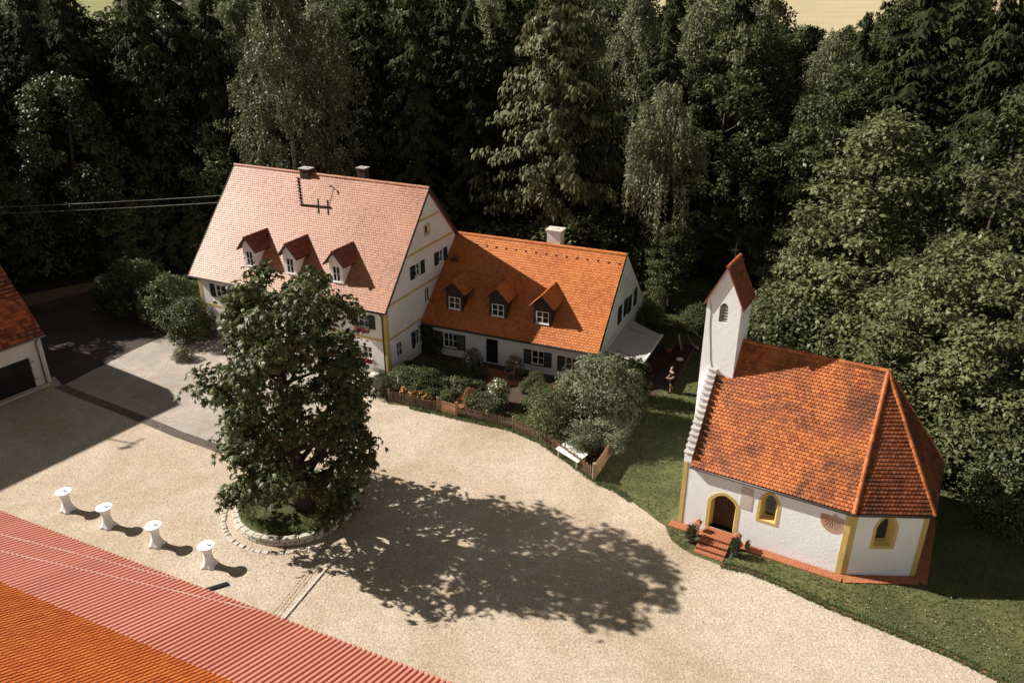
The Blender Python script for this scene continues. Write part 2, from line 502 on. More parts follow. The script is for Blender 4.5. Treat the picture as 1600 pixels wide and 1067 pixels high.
def arch(x0, x1, z0, z1, spring=None, n=6, pointed=0.25):
    """pointed-arch outline; spring = height where the arch starts"""
    c = (x0 + x1) / 2; w = (x1 - x0) / 2
    sp = z1 - w * 1.15 if spring is None else spring
    P = [(x0, z0), (x1, z0)]
    for i in range(n + 1):
        t = i / n
        a = t * math.pi / 2
        P.append((c + w * (math.cos(a) * (1 - pointed) + (1 - t) * pointed), sp + (z1 - sp) * (math.sin(a) * (1 - pointed) + t * pointed)))
    for i in range(n - 1, -1, -1):
        t = i / n
        a = t * math.pi / 2
        P.append((c - w * (math.cos(a) * (1 - pointed) + (1 - t) * pointed), sp + (z1 - sp) * (math.sin(a) * (1 - pointed) + t * pointed)))
    return P

def window(parent, to3, x0, x1, z0, z1, cols=2, rows=2, depth=0.10, fr=0.055, bar=0.03, frame='white_paint', sill=True, group_parts=True, name='window', sill_mat='white_paint'):
    """casement: frame and glazing bars, one pane object per light, a sill"""
    mb = MB()
    def slab(a0, a1, c0, c1, d0, d1, m=mb):
        p = [to3((a0, c0), d1), to3((a1, c0), d1), to3((a1, c0), d0), to3((a0, c0), d0), to3((a0, c1), d1), to3((a1, c1), d1), to3((a1, c1), d0), to3((a0, c1), d0)]
        m.hexa(p)
    d0, d1 = depth - 0.05, depth + 0.03
    slab(x0, x0 + fr, z0, z1, d0, d1); slab(x1 - fr, x1, z0, z1, d0, d1)
    slab(x0 + fr, x1 - fr, z0, z0 + fr, d0, d1); slab(x0 + fr, x1 - fr, z1 - fr, z1, d0, d1)
    iw = (x1 - x0 - 2 * fr); ih = (z1 - z0 - 2 * fr)
    for i in range(1, cols):
        c = x0 + fr + iw * i / cols
        slab(c - bar, c + bar, z0 + fr, z1 - fr, d0 + 0.004, d1)
    for j in range(1, rows):
        c = z0 + fr + ih * j / rows
        for i in range(cols):
            a0 = x0 + fr + iw * i / cols + (bar if i else 0); a1 = x0 + fr + iw * (i + 1) / cols - (bar if i < cols - 1 else 0)
            slab(a0, a1, c - bar * 0.6, c + bar * 0.6, d0 + 0.01, d1)
    w = mb.build(name, frame, parent)
    holder = w if group_parts else parent
    for i in range(cols):
        for j in range(rows):
            a0 = x0 + fr + iw * i / cols; a1 = x0 + fr + iw * (i + 1) / cols
            c0 = z0 + fr + ih * j / rows; c1 = z0 + fr + ih * (j + 1) / rows
            p = MB(); slab(a0, a1, c0, c1, depth + 0.004, depth + 0.012, p)
            p.build('pane', 'glass', holder)
    if sill:
        s = MB(); slab(x0 - 0.05, x1 + 0.05, z0 - 0.05, z0 - 0.002, -0.07, depth - 0.052, s)
        s.build('sill', sill_mat, holder)
    return w
def shutter(parent, to3, x0, x1, z0, z1, mat='green_paint'):
    mb = MB()
    def slab(a0, a1, c0, c1, d0, d1):
        mb.hexa([to3((a0, c0), d1), to3((a1, c0), d1), to3((a1, c0), d0), to3((a0, c0), d0), to3((a0, c1), d1), to3((a1, c1), d1), to3((a1, c1), d0), to3((a0, c1), d0)])
    t = 0.05
    slab(x0, x0 + t, z0, z1, -0.055, -0.012); slab(x1 - t, x1, z0, z1, -0.055, -0.012)
    slab(x0 + t, x1 - t, z0, z0 + t, -0.055, -0.012); slab(x0 + t, x1 - t, z1 - t, z1, -0.055, -0.012)
    zc = (z0 + z1) / 2
    slab(x0 + t, x1 - t, zc - t / 2, zc + t / 2, -0.055, -0.012)
    n = 9
    for i in range(n):
        za = z0 + t + (z1 - z0 - 2 * t) * i / n; zb = za + (z1 - z0 - 2 * t) / n * 0.72
        slab(x0 + t, x1 - t, za, zb, -0.042, -0.02)
    return mb.build('shutter', mat, parent)

# ---- tiled roof planes
def row_interval(P, v):
    xs = []
    n = len(P)
    for i in range(n):
        (x1, y1), (x2, y2) = P[i], P[(i + 1) % n]
        if (y1 <= v < y2) or (y2 <= v < y1):
            xs.append(x1 + (x2 - x1) * (v - y1) / (y2 - y1))
    return (min(xs), max(xs)) if len(xs) >= 2 else None
def tile_plane(mb, face, tw=0.18, th=0.16, lift=0.03, seed=0, sag=0.006, light_bias=0.0, patchy=0.35):
    """face: 3D points, first edge = eave. Plain tiles with rounded tails, each one a little off true"""
    R = random.Random(seed)
    p0 = Vector(face[0]); U = (Vector(face[1]) - p0).normalized()
    N = U.cross(Vector(face[-1]) - p0)
    N.normalize()
    if N.z < 0:
        N = -N
    V = N.cross(U)
    if (Vector(face[-1]) - p0).dot(V) < 0:
        V = -V
    P2 = [((Vector(q) - p0).dot(U), (Vector(q) - p0).dot(V)) for q in face]
    vmax = max(q[1] for q in P2)
    rows = max(1, int(round(vmax / th)))
    e = vmax / rows
    ph = [R.random() * 10 for _ in range(6)]
    for j in range(rows):
        v0 = j * e
        iv = row_interval(P2, v0 + e * 0.5)
        if not iv:
            continue
        x0, x1 = iv
        x = math.floor(x0 / tw) * tw - (tw / 2 if j % 2 else 0)
        while x < x1:
            a, b = max(x, x0), min(x + tw, x1)
            x += tw
            if b - a < 0.02:
                continue
            a += 0.003; b -= 0.003
            dv = R.uniform(-0.008, 0.008); dl = R.uniform(-0.004, 0.007)
            sg = sag * (math.sin(a * 1.3 + ph[0]) + math.sin(v0 * 1.7 + ph[1] + a * 0.4))
            hb = lift + dl + sg; ht = 0.006 + sg
            vt = min(v0 + e + 0.02, vmax)
            vb = v0 + dv
            tail = 0.22 * (b - a)
            def pt(uu, vv, h):
                return p0 + U * uu + V * vv + N * h
            m = (a + b) / 2; q = (b - a) * 0.28
            top = [pt(a, vb + tail, hb), pt(m - q, vb, hb), pt(m + q, vb, hb), pt(b, vb + tail, hb), pt(b, vt, ht), pt(a, vt, ht)]
            rr = R.random()
            rr = min(1, max(0, 0.5 + (rr - 0.5) * 0.85 + patchy * 0.5 * math.sin(a * 0.9 + ph[2]) * math.sin(v0 * 1.1 + ph[3]) + light_bias))
            i = len(mb.v)
            mb.v.extend([tuple(k) for k in top])
            low = [pt(a, vb + tail, -0.004), pt(m - q, vb, -0.004), pt(m + q, vb, -0.004), pt(b, vb + tail, -0.004)]
            mb.v.extend([tuple(k) for k in low])
            mb.f.append((i, i + 1, i + 2, i + 3, i + 4, i + 5)); mb.r.append(rr)
            for k in range(3):
                mb.f.append((i + 6 + k, i + 7 + k, i + 1 + k, i + k)); mb.r.append(rr * 0.8)
            mb.f.append((i + 6, i, i + 5)); mb.r.append(rr * 0.8)
            mb.f.append((i + 3, i + 9, i + 4)); mb.r.append(rr * 0.8)
def ridge_row(parent, A, B, mat, L=0.36, rad_=0.11, name='ridge_tile', seed=1, sink=0.03):
    """separate half-round tiles lapping along A -> B"""
    A, B = Vector(A), Vector(B)
    d = B - A
    n = max(1, int(round(d.length / L)))
    step = d.length / n
    rr = random.Random(seed)
    metas = []
    for vv in (0.25, 0.5, 0.8):
        mb = MB()
        k = 6
        v = []
        for (x, r_) in ((-0.02, rad_ * 1.08), (step * 1.02, rad_ * 0.94)):
            for i in range(k + 1):
                a = math.pi * i / k
                v.append((x, math.cos(a) * r_, math.sin(a) * r_))
        f = [(i, i + 1, k + 2 + i, k + 1 + i) for i in range(k)]
        f += [tuple(range(k + 1)), tuple(range(k + 1, 2 * k + 2))[::-1], (0, k + 1, 2 * k + 1, k)]
        mb.mesh(v, f, vv)
        metas.append(mb.build(name, mat, me_only=True, smooth=False))
    q = d.to_track_quat('X', 'Z').to_euler()
    for i in range(n):
        p = A + d * (i / n)
        inst(name, metas[rr.randrange(3)], parent, (p.x, p.y, p.z - sink + rr.uniform(-0.006, 0.006)), (q.x + rr.uniform(-.03, .03), q.y, q.z + rr.uniform(-.012, .012)))

# ================================================================== THE SETTING
def sheet(name, pts, z, mat, kind='structure', jitter=0.0, seg=0.0, seed=1):
    """flat polygon sheet; optional ragged outline"""
    R = random.Random(seed)
    P = []
    n = len(pts)
    for i in range(n):
        a, b = pts[i], pts[(i + 1) % n]
        L = math.hypot(b[0] - a[0], b[1] - a[1])
        k = max(1, int(L / seg)) if seg else 1
        for j in range(k):
            t = j / k
            nx, ny = -(b[1] - a[1]) / max(L, 1e-6), (b[0] - a[0]) / max(L, 1e-6)
            q = R.uniform(-jitter, jitter) if j else 0
            P.append((a[0] + (b[0] - a[0]) * t + nx * q, a[1] + (b[1] - a[1]) * t + ny * q))
    es = [(i, (i + 1) % len(P)) for i in range(len(P))]
    ov, oe, of, *_ = delaunay_2d_cdt([Vector(p) for p in P], es, [], 1, 1e-5)
    mb = MB()
    mb.mesh([(p.x, p.y, z) for p in ov], of)
    o = mb.build(name, mat, None, kind)
    return o, P
def spline(pts, n=6):
    out = []
    for i in range(len(pts) - 1):
        p0 = pts[max(i - 1, 0)]; p1 = pts[i]; p2 = pts[i + 1]; p3 = pts[min(i + 2, len(pts) - 1)]
        for k in range(n):
            t = k / n
            out.append(tuple(0.5 * ((2 * p1[a]) + (-p0[a] + p2[a]) * t + (2 * p0[a] - 5 * p1[a] + 4 * p2[a] - p3[a]) * t * t + (-p0[a] + 3 * p1[a] - 3 * p2[a] + p3[a]) * t ** 3) for a in range(2)))
    out.append(tuple(pts[-1]))
    return out

sheet('ground', [(-4000, -3000), (4000, -3000), (4000, 6000), (-4000, 6000)], 0.0, 'meadow')
sheet('forest_floor', [(-90, 48), (-46, 60), (-26, 58), (2, 61), (9, 62), (12, 68), (18, 64), (18, 50), (24, 41), (27, 30), (60, 20), (110, 40), (110, 122), (-110, 122)], 0.004, 'forest_floor', jitter=0.5, seg=1.5)
sheet('field_stubble', [(22, 150), (900, 140), (1500, 900), (100, 900)], 0.004, 'field_stubble')
sheet('field_green', [(-900, 150), (18, 150), (90, 900), (-1500, 900)], 0.004, 'field_green')
sheet('far_field', [(-1500, 930), (1600, 930), (2000, 2500), (-2000, 2500)], 0.004, 'field_green')

# courtyard of pale gravel; its right edge is the brick edging by the chapel lawn
edge_pts = [g2(1600, 1085), g2(1566, 1065), g2(1480, 1022), g2(1400, 990), g2(1300, 950), g2(1240, 922), g2(1180, 897), g2(1128, 884)]
yard_right = spline(edge_pts, 4) + [g2(1085, 868), g2(1050, 845), g2(1040, 822), g2(1010, 800), g2(985, 782), g2(960, 765), g2(928, 752), g2(880, 716), g2(842, 690), g2(795, 670), g2(712, 652), g2(640, 636), g2(607, 632), g2(585, 606), g2(560, 596)]
yard = yard_right + [(-9.9, 47.3), (-22.6, 53.3), (-27, 52.5), (-30.5, 46.0), (-62, 0), (-60, -40), (30, -40), (28, 5)]
sheet('courtyard', yard, 0.008, 'gravel', jitter=0.10, seg=0.5)
grey_area = [g2(97, 603), g2(205, 549), g2(268, 520), (-22.4, 53.2), (-9.9, 47.2), (-9.6, 45.9), g2(540, 618), g2(470, 660), g2(400, 690), g2(331, 694), g2(280, 674), g2(225, 652), g2(165, 628)]
sheet('grey_paving', grey_area, 0.012, 'grey_gravel', jitter=0.04, seg=0.8)
sheet('asphalt_path', [g2(97, 603), g2(205, 549), g2(268, 520), g2(240, 500), g2(190, 475), g2(140, 452), g2(60, 455), g2(-40, 470), g2(-40, 560), (-30.0, 46.5)], 0.012, 'asphalt', jitter=0.05, seg=0.8)
sheet('dirt_track', spline([g2(-60, 486), g2(40, 462), g2(110, 447), g2(190, 432), g2(240, 420)], 4) + spline([g2(250, 432), g2(180, 448), g2(110, 462), g2(50, 478), g2(-60, 510)], 4), 0.016, 'dirt_track', jitter=0.25, seg=0.7)
lawn_poly = edge_pts[::-1][0:1]
lawn = spline(edge_pts, 4)[::-1] + [(24, 12), (34, 12), (34, 30), (27, 31), (25, 40), (20.5, 47), (18.5, 52), (17.5, 63), (10.5, 62.5), (11.2, 54.5), (10.8, 47.5), g2(985, 668), g2(928, 752), g2(960, 765), g2(985, 782), g2(1010, 800), g2(1040, 822), g2(1050, 845), g2(1085, 868)]
sheet('lawn', lawn[::-1], 0.012, 'lawn', jitter=0.06, seg=0.6)
garden = [(-7.2, 45.3), g2(612, 628), g2(640, 634), g2(690, 646), g2(712, 650), g2(795, 668), g2(842, 688), g2(880, 714), g2(926, 748), g2(985, 668), (10.4, 46.5), (5.8, 45.4), (-5.9, 50.4), (-7.4, 47.0)]
sheet('garden_soil', garden, 0.014, 'soil', jitter=0.03, seg=0.8)
sheet('garden_lawn', [g2(790, 650), g2(830, 672), g2(870, 690), g2(930, 700), g2(960, 660), g2(900, 615), g2(830, 612)], 0.019, 'lawn', jitter=0.1, seg=0.5)
patio_pts = [(5.95, 45.25), (10.35, 43.4), (11.6, 46.1), (12.1, 50.6), (9.4, 51.8)]

# --- chapel edging bricks, drains and cobbles (pieces of the setting)
edging = thing('brick_edging', 'thin line of orange edging bricks between gravel yard and chapel lawn', 'edging')
eb = [unit_block('brick', 'brick_red', 0.24, 0.075, 0.09, 0.012, 0.3 + 0.2 * i) for i in range(2)]
ep = spline(edge_pts, 14)
acc = 0.0
for i in range(len(ep) - 1):
    a, b = ep[i], ep[i + 1]
    L = math.hypot(b[0] - a[0], b[1] - a[1])
    while acc < L:
        t = acc / L
        inst('brick', eb[random.randrange(2)], edging, (a[0] + (b[0] - a[0]) * t, a[1] + (b[1] - a[1]) * t, 0.022 + random.uniform(-.012, .006)), (0, 0, math.atan2(b[1] - a[1], b[0] - a[0]) + random.uniform(-.07, .07)))
        acc += 0.262
    acc -= L

def cobble_strip(name, path, width, size, mat_a, z, label, cat, gap=0.02, seed=3):
    """joined little paving stones along a path"""
    R = random.Random(seed)
    base = MB(); st = MB()
    acc_rows = []
    for i in range(len(path) - 1):
        a, b = Vector((*path[i], 0)), Vector((*path[i + 1], 0))
        d = (b - a); L = d.length; d.normalize(); s = Vector((-d.y, d.x, 0))
        base.poly([a + s * width / 2 + Vector((0, 0, z)), a - s * width / 2 + Vector((0, 0, z)), b - s * width / 2 + Vector((0, 0, z)), b + s * width / 2 + Vector((0, 0, z))])
        k = int(L / size)
        nw = max(1, int(width / size))
        for j in range(k):
            for w in range(nw):
                c = a + d * ((j + 0.5) * L / k) + s * ((w + 0.5) / nw - 0.5) * width
                h1 = size * 0.5 - gap / 2; sx = h1 * R.uniform(0.8, 1.05); sy = h1 * R.uniform(0.8, 1.05)
                zz = z + R.uniform(0.012, 0.028)
                an = R.uniform(-.12, .12)
                dd = d * math.cos(an) + s * math.sin(an); ss = s * math.cos(an) - d * math.sin(an)
                lo = [c - dd * sx - ss * sy, c + dd * sx - ss * sy, c + dd * sx + ss * sy, c - dd * sx + ss * sy]
                hi = [c - dd * sx * .72 - ss * sy * .72, c + dd * sx * .72 - ss * sy * .72, c + dd * sx * .72 + ss * sy * .72, c - dd * sx * .72 + ss * sy * .72]
                st.hexa([(*p.xy, z) for p in lo] + [(*p.xy, zz) for p in hi], R.random())
    root = base.build(name, 'soil' if mat_a != 'cobble_sand' else 'gravel', None, 'structure')
    st.build('cobbles', mat_a, root, 'stuff')
    return root
cobble_strip('drain_channel', [g2(92, 603), g2(130, 619), g2(170, 634), g2(225, 656), g2(280, 679), g2(331, 697), g2(352, 706)], 0.62, 0.155, 'cobble_dark', 0.017, '', '')
cobble_strip('cobble_gutter', [g2(515, 862), g2(490, 886), g2(432, 958), (-10.6, 23.0)], 0.50, 0.165, 'cobble_sand', 0.009, '', '', seed=5)
kb = thing('kerb_line', 'straight pale stone kerb line beside the cobbled gutter', 'kerb')
kme = unit_block('kerb_stone', 'stone_pale', 0.62, 0.11, 0.10, 0.012)
ka, kbp = Vector((*g2(529, 866), 0)), Vector((*g2(448, 962), 0))
dv = (kbp - ka); kL = dv.length; dv.normalize()
for i in range(int((kL + 2.0) / 0.64)):
    p = ka + dv * (0.32 + i * 0.64)
    inst('kerb_stone', kme, kb, (p.x, p.y, 0.012), (0, 0, math.atan2(dv.y, dv.x) + random.uniform(-.012, .012)))

# ================================================================== MAIN HOUSE
M_O, M_YAW = (-8.03, 46.56), rad(-25.2)
ML, MW, MZE, MZR, MOH, MOL, MOR = 15.83, 11.37, 4.63, 11.28, 0.30, 0.50, 0.20
house = thing('farmhouse', 'large white farmhouse with pale red roof, yellow bands and three white dormers', 'house', (M_O[0], M_O[1], 0), M_YAW)
msl = (MZR - MZE) / (MW / 2 + MOH)
def mroof(n):
    return MZE + msl * (min(n, MW - n) + MOH)
front = lambda p, d: (p[0], d, p[1])
back_m = lambda p, d: (p[0], MW - d, p[1])
right = lambda p, d: (-d, p[0], p[1])
left_m = lambda p, d: (-ML + d, p[0], p[1])
TH = 0.2
upper = [-1.72, -4.65, -7.55, -10.6, -13.85]
holes_f = []
for i, c in enumerate(upper):
    holes_f.append(rect(c - 0.43, c + 0.43, 3.22, 4.14))
    if i == 2:
        holes_f.append(rect(c - 0.55, c + 0.55, 0.12, 2.1))
    else:
        holes_f.append(rect(c + 0.1 - 0.36, c + 0.1 + 0.36, 1.0, 1.84))
gab_w = [(5.2, 5.74, 8.17, 8.76), (3.62, 4.42, 5.66, 6.54), (6.76, 7.52, 5.66, 6.54), (4.84, 5.5, 3.36, 4.44), (1.06, 1.74, 0.86, 1.92), (3.2, 3.9, 0.80, 1.95), (1.3, 2.0, 3.36, 4.4), (8.4, 9.1, 3.36, 4.4)]
gab_w = gab_w[:6]
wall = MB()
wt = mroof(0) - TH
wall_face(wall, rect(-ML, 0, 0, wt), holes_f, front)
wall_face(wall, rect(-ML, 0, 0, wt), [rect(c - .45, c + .45, 3.2, 4.1) for c in upper] + [rect(c - .4, c + .4, 1.0, 1.9) for c in upper], back_m)
gpoly = [(0, 0), (MW, 0), (MW, wt), (MW / 2, MZR - TH), (0, wt)]
wall_face(wall, gpoly, [rect(*g) for g in gab_w], right)
lg = [(2.2, 3.0, 3.3, 4.3), (7.5, 8.3, 3.3, 4.3), (3.7, 4.5, 5.8, 6.6), (6.8, 7.6, 5.8, 6.6)]
wall_face(wall, gpoly, [rect(*g) for g in lg], left_m)
wall.build('wall', 'plaster_house', house)
for i, c in enumerate(upper):
    window(house, front, c - 0.43, c + 0.43, 3.22, 4.14, 2, 2)
    shutter(house, front, c - 0.43 - 0.46, c - 0.44, 3.2, 4.16)
    shutter(house, front, c + 0.44, c + 0.43 + 0.46, 3.2, 4.16)
    if i != 2:
        window(house, front, c + 0.1 - 0.36, c + 0.1 + 0.36, 1.0, 1.84, 2, 2)
    else:
        d = MB(); d.box(c - 0.55, c + 0.55, 0.10, 0.15, 0.12, 2.1); d.box(c - 0.03, c + 0.03, 0.085, 0.1, 0.12, 2.1)
        for zz in (0.35, 1.1):
            for s in (-1, 1):
                d.box(c + s * 0.29 - 0.18, c + s * 0.29 + 0.18, 0.085, 0.1, zz, zz + 0.6)
        d.build('door', 'wood_door', house)
    window(house, back_m, c - .45, c + .45, 3.2, 4.1, 2, 2)
    window(house, back_m, c - .4, c + .4, 1.0, 1.9, 2, 2)
for i, g in enumerate(gab_w):
    window(house, right, *g, 1 if i == 0 else 2, 1 if i == 0 else 2, fr=0.06)
    if i in (1, 2):
        shutter(house, right, g[0] - 0.5, g[0] - 0.01, g[2] - 0.02, g[3] + 0.02)
        shutter(house, right, g[1] + 0.01, g[1] + 0.5, g[2] - 0.02, g[3] + 0.02)
    if i == 5:
        shutter(house, right, g[0] - 0.36, g[0] - 0.01, g[2] - 0.02, g[3] + 0.02)
for g in lg:
    window(house, left_m, *g, 2, 2)
y = MB()      # painted surround of the little attic window
for (a0, a1, c0, c1) in ((5.08, 5.2, 8.05, 8.88), (5.74, 5.86, 8.05, 8.88), (5.2, 5.74, 8.05, 8.17), (5.2, 5.74, 8.76, 8.88)):
    y.hexa([right((a0, c0), 0), right((a1, c0), 0), right((a1, c0), -.012), right((a0, c0), -.012), right((a0, c1), 0), right((a1, c1), 0), right((a1, c1), -.012), right((a0, c1), -.012)])
y.build('window_surround', 'yellow_paint', house)
# yellow bands and corner strips, a hair proud of the plaster
def strip(parent, to3, x0, x1, z0, z1, t=0.014, name='band', mat='yellow_paint'):
    b = MB()
    b.hexa([to3((x0, z0), 0), to3((x1, z0), 0), to3((x1, z0), -t), to3((x0, z0), -t), to3((x0, z1), 0), to3((x1, z1), 0), to3((x1, z1), -t), to3((x0, z1), -t)])
    return b.build(name, mat, parent)
CS = 0.26
strip(house, front, -ML + CS, -CS, 2.42, 2.57)
def gable_half(z):
    return (MZR - TH - z) / msl
for zb in (2.50, 4.80, 7.34, 9.27):
    hw = min(MW / 2 - CS if zb < 4.7 else 99, gable_half(zb + 0.15) - 0.02)
    strip(house, right, MW / 2 - hw, MW / 2 + hw, zb - 0.07, zb + 0.08)
for to3, a, b in ((front, -CS, 0.0), (front, -ML, -ML + CS), (right, 0.0, CS), (right, MW - CS, MW), (left_m, 0.0, CS), (back_m, -CS, 0), (back_m, -ML, -ML + CS)):
    strip(house, to3, a, b, 0, wt - 0.02, 0.016, 'corner_strip')
# roof
ax = lambda p, t: (t, p[0], p[1])
rf = MB()
cs = [(-MOH, MZE), (MW / 2, MZR), (MW + MOH, MZE), (MW + MOH - 0.06, MZE - 0.13), (MW / 2, MZR - TH), (-MOH + 0.06, MZE - 0.13)]
rf.prism(cs[::-1], ax, -ML - MOL, MOR)
roof = rf.build('roof', 'tile_house_dormer', house)
tm = MB()
tile_plane(tm, [(-ML - MOL, -MOH - 0.03, MZE - 0.03), (MOR, -MOH - 0.03, MZE - 0.03), (MOR, MW / 2, MZR), (-ML - MOL, MW / 2, MZR)], 0.185, 0.17, 0.03, 11, patchy=0.5)
tile_plane(tm, [(MOR, MW + MOH + 0.03, MZE - 0.03), (-ML - MOL, MW + MOH + 0.03, MZE - 0.03), (-ML - MOL, MW / 2, MZR), (MOR, MW / 2, MZR)], 0.185, 0.17, 0.03, 12)
tm.build('roof_tiles', 'tile_house', roof, 'stuff')
ridge_row(roof, (-ML - MOL, MW / 2, MZR), (MOR, MW / 2, MZR), 'tile_house', 0.38, 0.12)
for s in (0, 1):
    n0, n1 = (-MOH, MW / 2) if s == 0 else (MW + MOH, MW / 2)
    for u in (MOR + 0.022, -ML - MOL - 0.022):
        vb = MB(); vb.bar((u, n0, MZE - 0.06), (u, n1, MZR - 0.06), 0.04, 0.17)
        vb.build('verge_board', 'wood_dark', roof)
gt = MB()
gt.tube([(-ML - MOL, -MOH - 0.075, MZE - 0.04), (MOR, -MOH - 0.075, MZE - 0.06)], 0.07, 8)
gt.build('gutter', 'metal_dark', roof, smooth=True)
dp = MB()
dp.tube([(-0.20, -MOH - 0.07, MZE - 0.12), (-0.24, -0.12, MZE - 0.38), (-0.24, -0.085, MZE - 0.5), (-0.24, -0.085, 0.0)], 0.048, 8)
dp.build('downpipe', 'metal_dark', house, smooth=True)
# dormers
def dormer(parent, u, n0, sill, zr_, hw, eave_z, ohw, rooffn, wall_mat, tile, win, cheek_mat=None, front_oh=0.3, frame='white_paint', seed=0, verge='wood_dark'):
    """gabled dormer; walls from the main slope up, own tiled roof, recessed window"""
    inv = None
    # n where main roof reaches a height
    def n_at(z):
        lo, hi = -1.0, 20.0
        a, b = n0 - 1, n0 + 12
        for _ in range(50):
            m = (a + b) / 2
            if rooffn(m) < z: a = m
            else: b = m
        return a
    slope = (zr_ - eave_z) / ohw
    wtop = zr_ - slope * hw - 0.07
    w = MB()
    fr_ = lambda p, d: (p[0], n0 + d, p[1])
    zb = rooffn(n0) - 0.05
    x0, x1, z0, z1 = win
    wall_face(w, [(u - hw, zb), (u + hw, zb), (u + hw, wtop), (u, zr_ - 0.07), (u - hw, wtop)], [rect(u + x0, u + x1, z0, z1)], fr_, 0.12)
    nb = n_at(wtop)
    for s in (-1, 1):
        w.poly([(u + s * hw, n0, zb), (u + s * hw, nb, wtop), (u + s * hw, n0, wtop)])
    D = w.build('dormer', wall_mat, parent)
    wf = MB()
    window(D, fr_, u + x0, u + x1, z0, z1, 2, 2, 0.05, 0.05, 0.028, frame, True, False, 'window_frame', frame)
    # roof slabs
    rb = MB(); tl = MB()
    nf = n0 - front_oh
    nr = n_at(zr_); ne = n_at(eave_z)
    for s in (-1, 1):
        a = Vector((u + s * ohw, nf, eave_z)); b = Vector((u, nf, zr_)); c = Vector((u, nr + 0.05, zr_)); d = Vector((u + s * ohw, ne + 0.05, eave_z))
        dn = Vector((0, 0, -0.07))
        rb.mesh([a, b, c, d, a + dn, b + dn, c + dn, d + dn], [(0, 1, 2, 3), (7, 6, 5, 4), (0, 4, 5, 1), (0, 3, 7, 4)])
        tile_plane(tl, [d, a, b, c] if s < 0 else [a, d, c, b], 0.17, 0.155, 0.025, seed + s + 2)
    rb.build('dormer_roof', verge, D)
    tl.build('roof_tiles', tile, D, 'stuff')
    ridge_row(D, (u, nf, zr_), (u, nr, zr_), tile, 0.34, 0.085, seed=seed)
for i, u in enumerate((-11.22, -7.75, -3.98)):
    dormer(house, u, 0.56, 0, 7.90, 0.52, 6.95, 0.82, mroof, 'plaster_house', 'tile_house_dormer', (-0.30, 0.30, 5.80, 6.85), seed=20 + i * 5)
# chimneys
def chimney(parent, x, y, sx, sy, z0, z1, mat, cap='stone_pale', capt=0.09, co=0.09):
    c = MB(); c.box(x - sx / 2, x + sx / 2, y - sy / 2, y + sy / 2, z0, z1)
    # courses: slightly proud rows
    k = int((z1 - z0) / 0.085)
    for j in range(k):
        z = z0 + j * 0.085
        c.box(x - sx / 2 - 0.012, x + sx / 2 + 0.012, y - sy / 2 - 0.012, y + sy / 2 + 0.012, z, z + 0.07)
    ch = c.build('chimney', mat, parent)
    p = MB(); p.box(x - sx / 2 - co, x + sx / 2 + co, y - sy / 2 - co, y + sy / 2 + co, z1 + 0.004, z1 + capt)
    p.box(x - sx / 5, x + sx / 5, y - sy / 5, y + sy / 5, z1 + capt + 0.001, z1 + capt + 0.03)
    p.build('cap', cap, ch)
chimney(roof, -9.72, 5.62, 0.74, 0.56, 10.6, 11.6, 'brick_sooty', 'step_cap', 0.07, 0.07)
chimney(roof, -5.55, 6.5, 0.62, 0.52, 9.9, 11.85, 'brick_sooty', 'step_cap', 0.07, 0.06)
def on_m(u, n, h=0.0):
    q = math.sqrt(1 + msl * msl)
    return (u, n - h * msl / q, mroof(n) + h / q)
wk = MB()
for i in range(9):       # single iron steps leading down from the chimney
    t = i / 8
    p = on_m(-10.3 + 1.15 * t, 5.35 - 1.3 * t, 0.07)
    wk.bar((p[0] - 0.11, p[1], p[2]), (p[0] + 0.11, p[1], p[2]), 0.17, 0.04)
wk.bar(on_m(-10.35, 5.4, 0.05), on_m(-9.1, 4.02, 0.05), 0.06, 0.05)
wk.bar(on_m(-9.15, 4.05, 0.10), on_m(-6.72, 4.12, 0.10), 0.14, 0.04)
for u in (-7.75, -6.95):
    wk.bar(on_m(u - 0.25, 4.45, 0.06), on_m(u + 0.25, 3.75, 0.06), 0.06, 0.06)
wk.build('roof_walkway', 'metal_dark', roof)
an = MB()
an.tube([on_m(-7.1, 5.1, 0.0), on_m(-7.1, 5.1, 0.35)], 0.03, 6); an.tube([on_m(-7.1, 5.1, 0.3), on_m(-7.1, 5.0, 0.42)], 0.05, 6)
an.tube([on_m(-7.1, 5.1, 0.04), on_m(-6.9, 4.2, 0.05)], 0.012, 4)
an.build('vent_pipe', 'metal_grey', roof)

# ================================================================== COTTAGE
C_O, C_YAW = (-6.02, 50.42), rad(-23.2)
CL, CW, CZE, CZR, COH = 12.64, 10.41, 2.30, 7.15, 0.29
cott = thing('cottage', 'low white cottage with bright orange roof, three dark dormers and green shutters', 'house', (C_O[0], C_O[1], 0), C_YAW)
csl = (CZR - CZE) / (CW / 2 + COH)
def croof(n):
    return CZE + csl * (min(n, CW - n) + COH)
cwt = croof(0) - TH
c_right = lambda p, d: (CL - d, p[0], p[1])
c_back = lambda p, d: (p[0], CW - d, p[1])
cw = MB()
cwin = [(1.42, 2.48, 0.62, 1.72, 3), (7.95, 8.83, 0.58, 1.58, 2), (10.30, 11.2, 0.50, 1.52, 2)]
wall_face(cw, rect(0, CL, 0, cwt), [rect(*g[:4]) for g in cwin] + [rect(4.62, 5.52, 0.03, 1.83)], front)
cg = [(4.9, 5.3, 5.45, 6.0), (4.45, 5.05, 2.72, 3.9), (6.95, 7.6, 2.55, 3.75), (2.2, 3.1, 0.6, 1.7), (6.6, 7.5, 0.1, 1.9)]
wall_face(cw, [(0, 0), (CW, 0), (CW, cwt), (CW / 2, CZR - TH + 0.16), (0, cwt)], [rect(*g) for g in cg], c_right)
wall_face(cw, rect(0, CL, 0, cwt), [rect(2, 3, .7, 1.7), rect(6, 7, .7, 1.7), rect(9.5, 10.5, .7, 1.7)], c_back)
